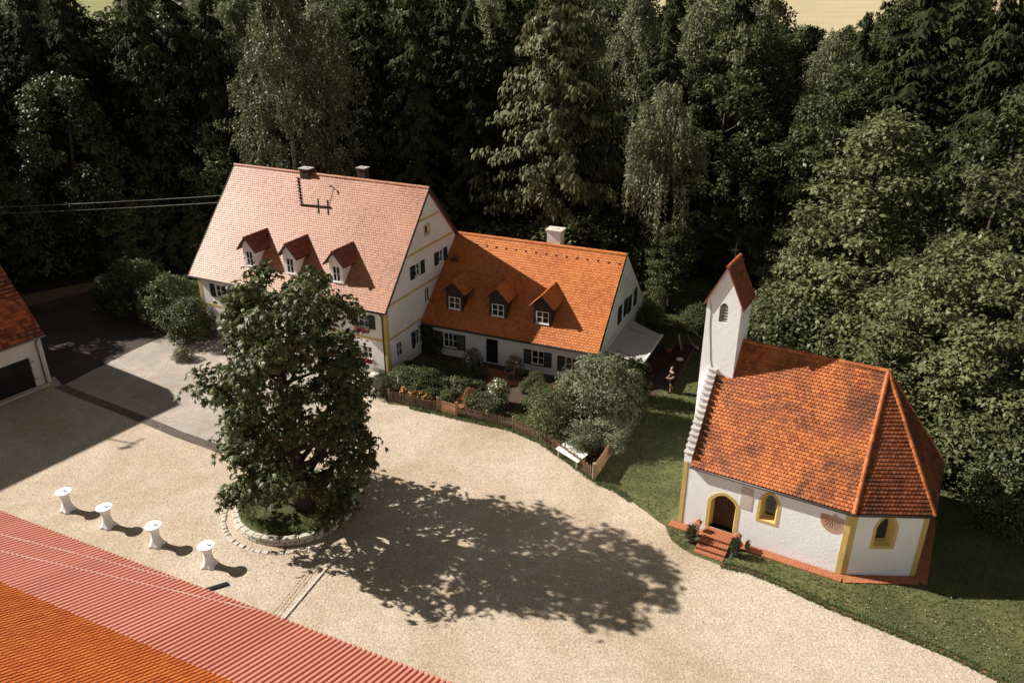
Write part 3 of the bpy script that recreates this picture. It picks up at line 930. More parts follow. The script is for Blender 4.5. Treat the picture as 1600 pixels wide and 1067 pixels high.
cw.poly([(0, 0, 0), (0, CW, 0), (0, CW, cwt), (0, CW / 2, CZR - TH), (0, 0, cwt)])
cw.build('wall', 'plaster_cottage', cott)
for g in cwin:
    window(cott, front, *g[:4], g[4], 2, sill_mat='wood_dark')
for a, b, z0, z1 in ((2.50, 3.10, 0.6, 1.74), (0.78, 1.40, 0.6, 1.74), (7.42, 7.93, 0.55, 1.6), (8.85, 9.36, 0.55, 1.6), (9.78, 10.28, 0.48, 1.54)):
    shutter(cott, front, a, b, z0, z1)
for i, g in enumerate(cg):
    if i < 4:
        window(cott, c_right, *g, 1 if i == 0 else 2, 1 if i == 0 else 2)
for a, b, z0, z1 in ((3.62, 4.43, 2.7, 3.92), (5.07, 5.85, 2.7, 3.92), (6.12, 6.93, 2.53, 3.77), (7.62, 8.4, 2.53, 3.77)):
    shutter(cott, c_right, a, b, z0, z1)
for x in (2, 6, 9.5):
    window(cott, c_back, x, x + 1, .7, 1.7, 2, 2)
d = MB(); d.box(4.62, 5.52, 0.12, 0.17, 0.03, 1.83)
for x in (4.84, 5.06, 5.29):
    d.box(x, x + 0.02, 0.105, 0.12, 0.03, 1.83)
d.build('door', 'door_black', cott)
d = MB(); d.hexa([c_right((6.6, .1), .16), c_right((7.5, .1), .16), c_right((7.5, .1), .11), c_right((6.6, .1), .11), c_right((6.6, 1.9), .16), c_right((7.5, 1.9), .16), c_right((7.5, 1.9), .11), c_right((6.6, 1.9), .11)])
d.build('patio_door', 'glass', cott)
rf = MB()
cs = [(-COH, CZE), (CW / 2, CZR), (CW + COH, CZE), (CW + COH - 0.06, CZE - 0.13), (CW / 2, CZR - TH), (-COH + 0.06, CZE - 0.13)]
rf.prism(cs[::-1], ax, -0.12, CL - 0.14)
croof_o = rf.build('roof', 'tile_house_dormer', cott)
tm = MB()
tile_plane(tm, [(-0.12, -COH - 0.03, CZE - 0.03), (CL - 0.06, -COH - 0.03, CZE - 0.03), (CL - 0.06, CW / 2, CZR), (-0.12, CW / 2, CZR)], 0.20, 0.185, 0.035, 31, patchy=0.4)
tile_plane(tm, [(CL - 0.06, CW + COH + 0.03, CZE - 0.03), (-0.12, CW + COH + 0.03, CZE - 0.03), (-0.12, CW / 2, CZR), (CL - 0.06, CW / 2, CZR)], 0.20, 0.185, 0.035, 32)
tm.build('roof_tiles', 'tile_cottage', croof_o, 'stuff')
ridge_row(croof_o, (-0.1, CW / 2, CZR), (CL - 0.05, CW / 2, CZR), 'tile_cottage', 0.38, 0.13)
gt = MB(); gt.tube([(0.1, -COH - 0.08, CZE - 0.05), (CL - 0.1, -COH - 0.08, CZE - 0.07)], 0.065, 8)
gt.box(0.05, CL - 0.15, -COH - 0.01, -COH + 0.05, CZE - 0.19, CZE - 0.03)
gt.build('gutter', 'metal_dark', croof_o, smooth=False)
for i, u in enumerate((2.02, 5.24, 8.42)):
    dormer(cott, u, 0.66, 0, 5.31, 0.62, 4.45, 0.88, croof, 'wood_dark', 'tile_cottage', (-0.44, 0.44, 3.28, 4.12), front_oh=0.26, seed=50 + 7 * i)
chimney(croof_o, 7.35, 5.75, 0.95, 0.75, 6.3, 8.05, 'plaster_cottage', 'stone_pale', 0.10, 0.12)
cq = math.sqrt(1 + csl * csl)
def on_c(u, n, h=0.0):
    return (u, n - h * csl / cq, croof(n) + h / cq)
vh = unit_block('vent_tile', 'brick_dark', 0.12, 0.14, 0.07, 0.02)
for i in range(15):
    p = on_c(1.9 + i * 0.74, 4.62, 0.05)
    inst('vent_tile', vh, croof_o, p, (math.atan(csl), 0, 0))
hood = MB()
p = Vector(on_c(0.72, 3.55, 0.0))
for i in range(7):
    a0, a1 = math.pi * i / 7, math.pi * (i + 1) / 7
    hood.poly([p + Vector((math.cos(a0) * .28, -.28, math.sin(a0) * .34 - .05)), p + Vector((math.cos(a1) * .28, -.28, math.sin(a1) * .34 - .05)), p + Vector((math.cos(a1) * .28, .3, math.sin(a1) * .34 - .05)), p + Vector((math.cos(a0) * .28, .3, math.sin(a0) * .34 - .05))], 0.2)
hood.poly([p + Vector((math.cos(math.pi * i / 7) * .27, -.2, math.sin(math.pi * i / 7) * .33 - .05)) for i in range(8)], 0.0)
hood.build('roof_hood', 'tile_house_dormer', croof_o)

# awning and paved terrace at the cottage's gable
aw = thing('awning', 'pale grey fabric awning stretched out from cottage gable over dark terrace', 'awning', (C_O[0], C_O[1], 0), C_YAW)
q = MB()
A_ = [(CL + 0.03, 0.75, 2.12), (CL + 0.03, 6.5, 2.12), (15.42, 5.05, 1.86), (15.30, 0.35, 1.86)]
nu, nv = 10, 8
vv = []
for i in range(nu + 1):
    for j in range(nv + 1):
        s, t = i / nu, j / nv
        p = (Vector(A_[0]) * (1 - t) + Vector(A_[1]) * t) * (1 - s) + (Vector(A_[3]) * (1 - t) + Vector(A_[2]) * t) * s
        vv.append((p.x, p.y, p.z - 0.07 * math.sin(math.pi * s) + 0.008 * math.sin(t * 40)))
ff = [(i * (nv + 1) + j, i * (nv + 1) + j + 1, (i + 1) * (nv + 1) + j + 1, (i + 1) * (nv + 1) + j) for i in range(nu) for j in range(nv)]
q.mesh(vv, ff)
q.build('cloth', 'awning_cloth', aw, smooth=True)
fr = MB()
fr.bar((15.30, 0.30, 1.83), (15.42, 5.1, 1.83), 0.10, 0.14)
fr.build('front_rail', 'white_paint', aw)
fr = MB(); fr.bar((CL + 0.09, 0.7, 2.16), (CL + 0.09, 6.55, 2.16), 0.14, 0.14)
fr.build('cassette', 'white_paint', aw)
for n_ in (0.9, 4.6):
    fr = MB(); fr.bar((CL + 0.1, n_ + 0.4, 2.06), (15.26, n_, 1.78), 0.05, 0.05); fr.build('folding_arm', 'metal_grey', aw)
terr = thing('terrace', 'dark red paved terrace under the grey awning', 'terrace', (C_O[0], C_O[1], 0), C_YAW)
tb = MB(); tb.hexa([(12.66, 1.25, 0), (17.3, 1.25, 0), (17.3, 8.2, 0), (12.66, 8.2, 0), (12.66, 1.25, 0.08), (17.3, 1.25, 0.08), (17.3, 8.2, 0.08), (12.66, 8.2, 0.08)])
tb.build('terrace_base', 'brick_dark', terr)
pv = MB(); R_ = random.Random(4)
for i in range(22):
    for j in range(33):
        x0, y0 = 12.68 + i * 0.21, 1.26 + j * 0.209
        if x0 + .2 > 17.28: continue
        pv.box(x0, x0 + 0.198, y0, y0 + 0.197, 0.078, 0.092 + R_.uniform(0, .006), R_.random())
pv.build('pavers', 'patio', terr, 'stuff')

# ================================================================== CHAPEL
K_O, K_YAW = (7.99, 31.25), rad(-30.07)
KL, KW, KZE, KZR, KOH = 7.45, 7.5, 3.41, 8.40, 0.12
chap = thing('chapel', 'small white chapel with orange tiled roof, yellow corner strips and slim bell tower', 'chapel', (K_O[0], K_O[1], 0), K_YAW)
ksl = (KZR - KZE) / (KW / 2 + KOH)
def kroof(n):
    return KZE + ksl * (min(n, KW - n) + KOH)
KT, KTH = 3.206, rad(27.95)
E1 = (KL + KT * math.cos(KTH), KT * math.sin(KTH)); E2 = (E1[0], KW - E1[1])
kwt = KZE + 0.10
se = lambda p, d: (KL + p[0] * math.cos(KTH) - d * math.sin(KTH), p[0] * math.sin(KTH) + d * math.cos(KTH), p[1])
ea = lambda p, d: (E1[0] - d, E1[1] + p[0], p[1])
ne = lambda p, d: (E2[0] - p[0] * math.cos(KTH) - d * math.sin(KTH), E2[1] + p[0] * math.sin(KTH) - d * math.cos(KTH), p[1])
no = lambda p, d: (p[0], KW - d, p[1])
S_DOOR = (1.30, 2.80, 0.36, 2.44); S_WIN = (3.55, 4.53, 1.47, 3.17); SE_WIN = (0.98, 2.01, 1.50, 3.27)
def inset(a, m, mz=None):
    return (a[0] + m, a[1] - m, a[2] + (m if mz is None else mz), a[3] - m)
kw = MB()
wall_face(kw, rect(0, KL, 0, kwt), [arch(*inset(S_DOOR, 0.17, 0.0), spring=1.75), arch(*inset(S_WIN, 0.13), spring=2.55)], front, 0.0)
wall_face(kw, rect(0, KT, 0, kwt), [arch(*inset(SE_WIN, 0.13), spring=2.6)], se, 0.0)
wall_face(kw, rect(0, E2[1] - E1[1], 0, kwt), [], ea)
wall_face(kw, rect(0, KT, 0, kwt), [arch(*inset(SE_WIN, 0.13), spring=2.6)], ne, 0.0)
wall_face(kw, rect(0, KL, 0, kwt), [arch(*inset(S_WIN, 0.13), spring=2.55)], no, 0.0)
kw.build('wall', 'plaster_chapel', chap)
def gothic(parent, to3, box, spring, border, splay, depth, kind):
    """yellow painted border, splayed reveal, and the glass or door set deep in it"""
    outer = arch(*box, spring=spring); z0m = 0.0 if kind == 'door' else border
    inner = arch(*inset(box, border, z0m), spring=spring)
    small = arch(*inset(box, border + splay, z0m + (0 if kind == 'door' else splay)), spring=spring - splay * 0.3)
    n = len(outer)
    b = MB()
    for i in range(n):
        j = (i + 1) % n
        if kind == 'door' and i == 0:
            continue
        b.poly([to3(outer[i], -0.014), to3(outer[j], -0.014), to3(inner[j], -0.014), to3(inner[i], -0.014)])
        b.poly([to3(outer[i], 0.0), to3(outer[j], 0.0), to3(outer[j], -0.014), to3(outer[i], -0.014)])
        b.poly([to3(inner[i], -0.014), to3(inner[j], -0.014), to3(small[j], depth), to3(small[i], depth)])
    w = b.build('door_surround' if kind == 'door' else 'window', 'yellow_paint', parent)
    p = MB()
    if kind == 'door':
        x0, x1 = small[0][0], small[1][0]
        p.poly([to3(q_, depth) for q_ in small])
        p.build('door_frame', 'wood_dark', w)
        k = 6
        for i in range(k):
            a0 = x0 + (x1 - x0) * i / k + 0.008; a1 = x0 + (x1 - x0) * (i + 1) / k - 0.008
            pl = [(a0, small[0][1] + .01), (a1, small[0][1] + .01)]
            tops = []
            for xx in (a1, (a0 + a1) / 2, a0):
                zz = small[0][1]
                for s in range(60):
                    zt = small[0][1] + 0.05 + s * 0.04
                    if in_poly(xx, zt, small): zz = zt
                tops.append((xx, zz - 0.01))
            pl += tops
            m = MB()
            m.poly([to3(q_, depth - 0.035) for q_ in pl])
            for s in range(len(pl)):
                t_ = (s + 1) % len(pl)
                m.poly([to3(pl[s], depth), to3(pl[t_], depth), to3(pl[t_], depth - 0.035), to3(pl[s], depth - 0.035)])
            m.build('plank', 'wood_door', w)
        hd = MB(); hd.hexa([to3((x1 - .2, 1.15), depth - .04), to3((x1 - .1, 1.15), depth - .04), to3((x1 - .1, 1.15), depth - .08), to3((x1 - .2, 1.15), depth - .08), to3((x1 - .2, 1.22), depth - .04), to3((x1 - .1, 1.22), depth - .04), to3((x1 - .1, 1.22), depth - .08), to3((x1 - .2, 1.22), depth - .08)])
        hd.build('handle', 'metal_dark', w)
    else:
        p.poly([to3(q_, depth - 0.004) for q_ in small])
        p.build('pane', 'glass', w)
        m = MB()
        xm = (box[0] + box[1]) / 2
        m.hexa([to3((xm - .012, small[0][1]), depth - .006), to3((xm + .012, small[0][1]), depth - .006), to3((xm + .012, small[0][1]), depth - .02), to3((xm - .012, small[0][1]), depth - .02), to3((xm - .012, box[3] - .3), depth - .006), to3((xm + .012, box[3] - .3), depth - .006), to3((xm + .012, box[3] - .3), depth - .02), to3((xm - .012, box[3] - .3), depth - .02)])
        for zz in (small[0][1] + .35, small[0][1] + .7):
            m.hexa([to3((small[0][0], zz), depth - .006), to3((small[1][0], zz), depth - .006), to3((small[1][0], zz), depth - .018), to3((small[0][0], zz), depth - .018), to3((small[0][0], zz + .02), depth - .006), to3((small[1][0], zz + .02), depth - .006), to3((small[1][0], zz + .02), depth - .018), to3((small[0][0], zz + .02), depth - .018)])
        m.build('glazing_bar', 'metal_dark', w)
gothic(chap, front, S_DOOR, 1.75, 0.17, 0.10, 0.34, 'door')
gothic(chap, front, S_WIN, 2.55, 0.13, 0.15, 0.36, 'window')
gothic(chap, se, SE_WIN, 2.6, 0.13, 0.17, 0.36, 'window')
gothic(chap, ne, SE_WIN, 2.6, 0.13, 0.17, 0.36, 'window')
gothic(chap, no, S_WIN, 2.55, 0.13, 0.15, 0.36, 'window')
for to3, a, b in ((front, 0.0, 0.2), (front, KL - 0.24, KL), (se, 0.0, 0.24), (se, KT - 0.22, KT), (ea, 0, 0.22), (ea, E2[1] - E1[1] - .22, E2[1] - E1[1]), (ne, 0, .22), (ne, KT - .22, KT), (no, KL - .22, KL), (no, 0, .22)):
    strip(chap, to3, a, b, 0, kwt - 0.02, 0.016, 'corner_strip')
# faded stone plaque and painted sundial on the south wall
strip(chap, front, 2.76, 3.30, 1.90, 3.04, 0.02, 'plaque', 'plaque_stone')
sd = MB()
sdp = [(6.20, 2.86), (6.20, 2.62), (6.26, 2.42), (6.38, 2.22), (6.56, 2.08), (6.78, 2.02), (7.0, 2.06), (7.17, 2.18), (7.18, 2.36), (7.185, 2.86), (7.12, 2.90), (6.9, 2.90), (6.86, 2.98), (6.79, 3.05), (6.72, 2.98), (6.68, 2.90), (6.3, 2.90)]
sd.poly([front(p_, -0.008) for p_ in sdp])
for i in range(len(sdp)):
    j = (i + 1) % len(sdp)
    sd.poly([front(sdp[i], 0), front(sdp[j], 0), front(sdp[j], -0.008), front(sdp[i], -0.008)])
sundial = sd.build('sundial', 'fresco', chap)
sundial['label'] = 'faded painted sundial in a shield shape'
sg = MB()
for i in range(9):
    a = math.pi * (0.08 + 0.84 * i / 8)
    c0 = (6.72, 2.80)
    p0 = (c0[0] - math.cos(a) * .22, c0[1] - math.sin(a) * .2); p1 = (c0[0] - math.cos(a) * .42, c0[1] - math.sin(a) * .55)
    sg.bar(front(p0, -0.011), front(p1, -0.011), 0.004, 0.016, (0, 1, 0))
sg.build('hour_line', 'brick_dark', sundial)
sg = MB(); sg.tube([front((6.72, 2.82), 0), front((6.72, 2.62), -0.22)], 0.009, 5); sg.build('gnomon', 'metal_dark', sundial)
# roof
KG = 0.33
t2 = math.tan(KTH / 2)
ap = (KL - 0.02, KW / 2, KZR)
o1 = KOH
SEe = (KL + o1 * t2, -o1, KZE)
k_ = math.tan((math.pi / 2 - KTH) / 2)
E1e = (E1[0] + o1, E1[1] - o1 * k_, KZE)
E2e = (E2[0] + o1, E2[1] + o1 * k_, KZE)
NEe = (KL + o1 * t2, KW + o1, KZE)
SWe, NWe = (KG, -o1, KZE), (KG, KW + o1, KZE)
rW = (KG, KW / 2, KZR)
kr = MB()
faces = [[SWe, SEe, ap, rW], [SEe, E1e, ap], [E1e, E2e, ap], [E2e, NEe, ap], [NEe, NWe, rW, ap]]
for f_ in faces:
    kr.poly(f_)
eo = [SWe, SEe, E1e, E2e, NEe, NWe]
lo = [(p_[0], p_[1], p_[2] - 0.1) for p_ in eo]
for i in range(5):
    kr.poly([eo[i], lo[i], lo[i + 1], eo[i + 1]])
kr.poly(lo[::-1])
kroof_o = kr.build('roof', 'tile_house_dormer', chap)
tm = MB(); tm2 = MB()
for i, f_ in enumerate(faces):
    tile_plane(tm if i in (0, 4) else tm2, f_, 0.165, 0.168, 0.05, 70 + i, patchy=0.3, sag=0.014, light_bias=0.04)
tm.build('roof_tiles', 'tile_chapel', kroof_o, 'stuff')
tm2.build('apse_roof_tiles', 'tile_chapel_old_shaded', kroof_o, 'stuff')
for i, e_ in enumerate((SEe, E1e, E2e, NEe)):
    ridge_row(kroof_o, e_, ap, 'tile_chapel', 0.36, 0.10, 'hip_tile', 5 + i, 0.02)
ridge_row(kroof_o, (1.1, KW / 2, KZR), ap, 'tile_chapel', 0.36, 0.11, seed=9)
gt = MB()
gt.tube([(SWe[0], SWe[1] - .06, KZE - .06), (SEe[0] + .01, SEe[1] - .06, KZE - .08), (E1e[0] + .04, E1e[1] - .05, KZE - .08), (E2e[0] + .06, E2e[1] + .03, KZE - .08), (NEe[0], NEe[1] + .06, KZE - .08), (NWe[0], NWe[1] + .06, KZE - .08)], 0.055, 8)
gt.build('gutter', 'metal_dark', kroof_o, smooth=True)
# stepped west gable, 0.33 m thick, standing above the tiles
TX, TY, TW, TD, TZC, TZA = -0.45, 2.60, 1.57, 1.80, 10.63, 12.28
gw = MB()
def gprof(n):
    return kroof(n) + 0.14
gp = [(0, 0), (KW, 0), (KW, gprof(KW) - .1), (KW / 2, gprof(KW / 2) - 0.1), (0, gprof(0) - .1)]
gw.prism([(a, b) for a, b in gp][::-1], lambda p, t: (t, p[0], p[1]), 0.0, KG - 0.004)
gw.build('gable_wall', 'plaster_chapel', chap)
NS = 15
for s in range(NS):
    n0 = 0.0 + (TY + 0.05) * s / NS; n1 = 0.0 + (TY + 0.05) * (s + 1) / NS
    for side in (0, 1):
        a0, a1 = (n0, n1) if side == 0 else (KW - n1, KW - n0)
        zt = gprof((n0 + n1) / 2) + 0.16
        b = MB(); b.box(-0.012, KG + 0.010, a0 + 0.003, a1 - 0.003, zt - 0.55, zt)
        st = b.build('gable_step', 'plaster_chapel', chap)
        c = MB()
        # little sloping cap, proud of the block
        ys = (a0 - 0.05, a1 - 0.02) if side == 0 else (a0 + 0.02, a1 + 0.05)
        hi, lw = (ys[1], ys[0]) if side == 0 else (ys[0], ys[1])
        c.hexa([(-.05, ys[0], zt + .002), (KG + .05, ys[0], zt + .002), (KG + .05, ys[1], zt + .002), (-.05, ys[1], zt + .002),
                (-.05, ys[0], zt + (.03 if side == 0 else .075)), (KG + .05, ys[0], zt + (.03 if side == 0 else .075)), (KG + .05, ys[1], zt + (.075 if side == 0 else .03)), (-.05, ys[1], zt + (.075 if side == 0 else .03))])
        c.build('cap', 'step_cap', st)
# bell tower
tw_s = lambda p, d: (TX + p[0], TY + d, p[1])
tw_n = lambda p, d: (TX + p[0], TY + TD - d, p[1])
tw_e = lambda p, d: (TX + TW - d, TY + p[0], p[1])
tw_w = lambda p, d: (TX + d, TY + p[0], p[1])
tw = MB()
tg = [(0, 0), (TW, 0), (TW, TZC), (TW / 2, TZA - 0.06), (0, TZC)]
so = arch(0.60, 1.00, 9.58, 10.52, spring=10.28)
eo1 = arch(0.50, 0.74, 9.72, 10.36, spring=10.2); eo2 = arch(1.12, 1.36, 9.72, 10.36, spring=10.2)
wall_face(tw, tg, [so], tw_s, 0.2); wall_face(tw, tg, [so], tw_n, 0.2)
wall_face(tw, rect(0, TD, 0, TZC), [eo1, eo2], tw_e, 0.2); wall_face(tw, rect(0, TD, 0, TZC), [eo1, eo2], tw_w, 0.2)
tower = tw.build('tower', 'plaster_chapel', chap)
for to3, (x0, x1, z0, z1, k) in ((tw_s, (0.60, 1.0, 9.58, 10.3, 5)), (tw_e, (0.5, 0.74, 9.72, 10.25, 4)), (tw_e, (1.12, 1.36, 9.72, 10.25, 4)), (tw_n, (0.60, 1.0, 9.58, 10.3, 5))):
    for i in range(k):
        z = z0 + (z1 - z0) * (i + 0.4) / k
        l = MB(); l.hexa([to3((x0, z), .05), to3((x1, z), .05), to3((x1, z + .1), .17), to3((x0, z + .1), .17), to3((x0, z + .025), .05), to3((x1, z + .025), .05), to3((x1, z + .125), .17), to3((x0, z + .125), .17)])
        l.build('louvre_slat', 'bleached_wood', tower)
cr = MB()      # hairline crack / lightning lead running down the tower
cr.tube([tw_s((0.13, 10.55), -.012), tw_s((0.22, 10.2), -.012), tw_s((0.22, 9.6), -.012), tw_s((0.27, 9.0), -.012), tw_s((0.45, 7.6), -.012), tw_s((0.62, 7.0), -.012)], 0.012, 4)
cr.build('lightning_lead', 'metal_grey', tower)
to_ = 0.12
tsl = (TZA - TZC) / (TW / 2)
zl = TZC - to_ * tsl
rb = MB(); tl = MB()
for s in (0, 1):
    xe = TX - to_ if s == 0 else TX + TW + to_
    xm = TX + TW / 2
    f_ = [(xe, TY + TD + to_, zl), (xe, TY - to_, zl), (xm, TY - to_, TZA), (xm, TY + TD + to_, TZA)]
    if s: f_ = [f_[1], f_[0], f_[3], f_[2]]
    dn = [(p_[0], p_[1], p_[2] - 0.09) for p_ in f_]
    rb.mesh(f_ + dn, [(0, 1, 2, 3), (7, 6, 5, 4), (0, 4, 5, 1), (1, 5, 6, 2), (2, 6, 7, 3), (3, 7, 4, 0)])
    tile_plane(tl, f_, 0.17, 0.155, 0.028, 90 + s, light_bias=0.15)
tr = rb.build('tower_roof', 'tile_house_dormer', chap)
tl.build('roof_tiles', 'tile_chapel_old_shaded', tr, 'stuff')
ridge_row(tr, (TX + TW / 2, TY - to_, TZA), (TX + TW / 2, TY + TD + to_, TZA), 'tile_chapel', 0.34, 0.09)
fn = MB(); xm = TX + TW / 2; fn.tube([(xm, TY + 0.9, TZA), (xm, TY + 0.9, TZA + 0.75)], 0.018, 6); fn.bar((xm - .14, TY + .9, TZA + .5), (xm + .14, TY + .9, TZA + .5), .03, .03)
fn.build('cross', 'metal_dark', tr)
# brick apron round the walls
bs = MB(); R_ = random.Random(8)
def apron(p0, p1, w):
    a, b = Vector((*p0, 0)), Vector((*p1, 0)); d = (b - a); L = d.length; d.normalize(); o = Vector((d.y, -d.x, 0))
    k = int(L / 0.125); nr_ = max(1, int(w / 0.25))
    for i in range(k):
        for j in range(nr_):
            q0 = a + d * (i * L / k + .004) + o * (w * j / nr_ + .004); q1 = a + d * ((i + 1) * L / k - .004) + o * (w * j / nr_ + .004)
            q2, q3 = q1 + o * (w / nr_ - .008), q0 + o * (w / nr_ - .008)
            z = 0.06 + R_.uniform(0, .012)
            bs.hexa([(*q_.xy, 0.0) for q_ in (q0, q1, q2, q3)] + [(*q_.xy, z) for q_ in (q0, q1, q2, q3)], R_.random())
apron((-0.3, -.03), (1.28, -.03), 0.5); apron((2.86, -.03), (KL + .1, -.03), 0.48)
apron((KL + .01, -.03), (E1[0] + .02, E1[1] - .03), 0.5); apron((E1[0] + .03, E1[1] - .3), (E2[0] + .03, E2[1] + .3), 0.5)
bs.build('brick_apron', 'brick_red', chap, 'stuff')
# brick doorstep, three treads, each brick a piece of its own
stp = thing('doorstep', 'orange brick steps up to the arched chapel door', 'steps', (K_O[0], K_O[1], 0), K_YAW)
bm_ = [unit_block('brick', 'brick_red', 0.108, 0.30, 0.07, 0.012, r) for r in (.3, .6)]
core = MB(); core.box(1.36, 2.74, -0.78, -0.02, 0, 0.29); core.box(1.36, 2.74, -1.10, -0.782, 0, 0.19); core.box(1.36, 2.74, -1.45, -1.102, 0, 0.07)
core.build('core', 'brick_dark', stp)
for (yc, z) in ((-0.165, 0.325), (-0.48, 0.325), (-0.66, 0.325), (-0.97, 0.225), (-1.30, 0.105)):
    if yc == -0.66: continue
    for i in range(12):
        inst('brick', bm_[random.randrange(2)], stp, (1.42 + i * 0.114, yc + (-.0 if yc > -.2 else -.0), z + random.uniform(-.004, .004)), (0, 0, random.uniform(-.02, .02)))
for i in range(12):
    inst('brick', bm_[random.randrange(2)], stp, (1.42 + i * 0.114, -0.71, 0.325), (0, 0, random.uniform(-.02, .02)), (1, 0.5, 1))
pv = MB()
for i in range(12):
    for j in range(1):
        pv.box(1.35 + i * .115, 1.35 + i * .115 + .105, -1.72 - j * .25 - R_.uniform(0, .05), -1.5 - j * .25, 0.01, 0.045 + R_.uniform(0, .01), R_.random())
pv.build('brick_landing', 'brick_red', stp, 'stuff')

# ================================================================== LEFT BARN (half-hipped, most of it outside the picture)
B_O = at(81, 596)
B_YAW = rad(57.5)
barn = thing('barn', 'white barn with mottled dark red roof and wide black garage door', 'barn', (B_O[0], B_O[1], 0), B_YAW)
BL, BW, BZE, BZR, BOH = 34.0, 15.4, 3.42, 13.6, 0.42
bsl = (BZR - BZE) / (BW / 2 + BOH)
bw = MB()
bwt = BZE + bsl * BOH - 0.22
b_front = lambda p, d: (p[0], d, p[1])
HZ = 8.9                      # where the half hip starts on the gable
hn = (HZ - BZE) / bsl - BOH
wall_face(bw, rect(-BL, 0, 0, bwt), [rect(-4.9, -0.92, 0.0, 2.12)], b_front, 0.22)
wall_face(bw, [(0, 0), (BW, 0), (BW, bwt), (BW - hn, HZ - .22), (hn, HZ - .22), (0, bwt)], [], lambda p, d: (-d, p[0], p[1]))
bw.poly([(-BL, 0, 0), (-BL, BW, 0), (-BL, BW, bwt), (-BL, BW / 2, BZR - .2), (-BL, 0, bwt)])
bw.poly([(-BL, BW, 0), (0, BW, 0), (0, BW, bwt), (-BL, BW, bwt)])
bw.build('wall', 'plaster_barn', barn)
for i in range(4):
    x0 = -4.9 + i * 0.995
    m = MB(); m.box(x0 + .012, x0 + .983, 0.14, 0.19, 0.02, 2.1)
    m.box(x0 + .1, x0 + .89, 0.125, 0.14, 0.25, 0.95); m.box(x0 + .1, x0 + .89, 0.125, 0.14, 1.15, 1.9)
    m.build('door_leaf', 'door_black', barn)
for z in (0.55, 1.75):
    m = MB(); m.bar((-0.92, -0.02, z), (-0.70, -0.02, z + .02), 0.03, 0.04); m.build('hinge', 'metal_dark', barn)
m = MB(); m.box(-BL, -0.3, -0.42, -0.02, 0, 0.10); m.build('plinth_step', 'stone_pale', barn)
RE = -2.5
bw_ov = 0.12
A1, A2 = (-BL, -BOH, BZE), (bw_ov, -BOH, BZE)
G1, G2 = (bw_ov, hn, HZ), (bw_ov, BW - hn, HZ)
RB, RL = (RE, BW / 2, BZR), (-BL, BW / 2, BZR)
A3, A4 = (bw_ov, BW + BOH, BZE), (-BL, BW + BOH, BZE)
rb = MB()
bf = [[A1, A2, G1, RB, RL], [G1, G2, RB], [A3, A4, RL, RB, G2]]
for f_ in bf:
    rb.poly(f_); rb.poly([(p_[0], p_[1], p_[2] - .16) for p_ in f_][::-1])
for a_, b_ in ((A1, A2), (A2, G1), (G1, G2), (G2, A3), (A3, A4)):
    rb.poly([a_, (a_[0], a_[1], a_[2] - .16), (b_[0], b_[1], b_[2] - .16), b_])
br = rb.build('roof', 'wood_dark', barn)
tm = MB()
tile_plane(tm, [(-9.0, -BOH - .02, BZE - .02), A2, G1, RB, (-9.0, BW / 2, BZR)], 0.235, 0.27, 0.05, 101, patchy=0.2, sag=0.015)
tile_plane(tm, [(-BL, -BOH, BZE), (-9.0, -BOH, BZE), (-9.0, BW / 2, BZR), RL], 0.6, 0.6, 0.05, 102)
tile_plane(tm, bf[1], 0.4, 0.4, 0.05, 103)
tile_plane(tm, bf[2], 0.6, 0.6, 0.05, 104)
tm.build('roof_tiles', 'tile_barn', br, 'stuff')
gt = MB(); gt.tube([(-BL, -BOH - .08, BZE - .06), (bw_ov, -BOH - .08, BZE - .06)], .07, 8); gt.build('gutter', 'metal_grey', br, smooth=True)
dp = MB(); dp.tube([(-0.3, -BOH - .05, BZE - .1), (-0.36, -.1, BZE - .4), (-0.36, -.085, BZE - .5), (-0.36, -.085, 0.05)], .05, 8); dp.build('downpipe', 'metal_grey', barn, smooth=True)
wv = MB(); wv.tube([(-7.2, BW / 2, BZR), (-7.2, BW / 2, BZR + 1.5)], .05, 6); wv.bar((-7.9, BW / 2, BZR + 1.25), (-6.5, BW / 2, BZR + 1.25), .05, .08); wv.bar((-7.9, BW / 2, BZR + 1.1), (-7.5, BW / 2, BZR + 1.45), .05, .2)
wv.build('weather_vane', 'metal_dark', br)

# ================================================================== FOREGROUND BARN ROOF
FZE, FZJ, FWD = 4.5, 5.9, 3.77           # lean-to eave, junction with the main slope, horizontal run between them
fa, fb = at(0, 802, FZE), at(700, 1069, FZE)
fd = (fb - fa) / np.linalg.norm(fb - fa)
F_YAW = math.atan2(fd[1], fd[0])
fore = thing('long_barn', 'long barn with orange pantile roof and pink ribbed metal lean-to roof', 'barn', (fa[0], fa[1], 0), F_YAW)
FX0, FX1 = -9.0, 24.0                    # local -y points towards the camera
OP = rad(28); ORUN = 6.2
YJ, ZJ = -FWD + 0.10, FZJ + 0.10
YR, ZR_ = YJ - ORUN, ZJ + ORUN * math.tan(OP)
YB, ZB = YR - 8.0, ZR_ - 8.0 * math.tan(OP)
WM = Matrix.Translation((fa[0], fa[1], 0)) @ Matrix.Rotation(F_YAW, 4, 'Z')
fw = MB()
ang = math.atan2(FZJ - FZE, FWD)
zf = FZE + .45 * math.tan(ang) - .15
fw.poly([(FX0 + .3, -.45, 0), (FX1 - .3, -.45, 0), (FX1 - .3, -.45, zf), (FX0 + .3, -.45, zf)])
zb_ = ZB + .4 * math.tan(OP) - .2
fw.poly([(FX0 + .3, YB + .4, 0), (FX1 - .3, YB + .4, 0), (FX1 - .3, YB + .4, zb_), (FX0 + .3, YB + .4, zb_)])
for x in (FX0 + .3, FX1 - .3):
    fw.poly([(x, -.45, 0), (x, YB + .4, 0), (x, YB + .4, zb_), (x, YR, ZR_ - .2), (x, YJ, ZJ - .24), (x, -.45, zf)])
fw.build('wall', 'plaster_barn', fore)
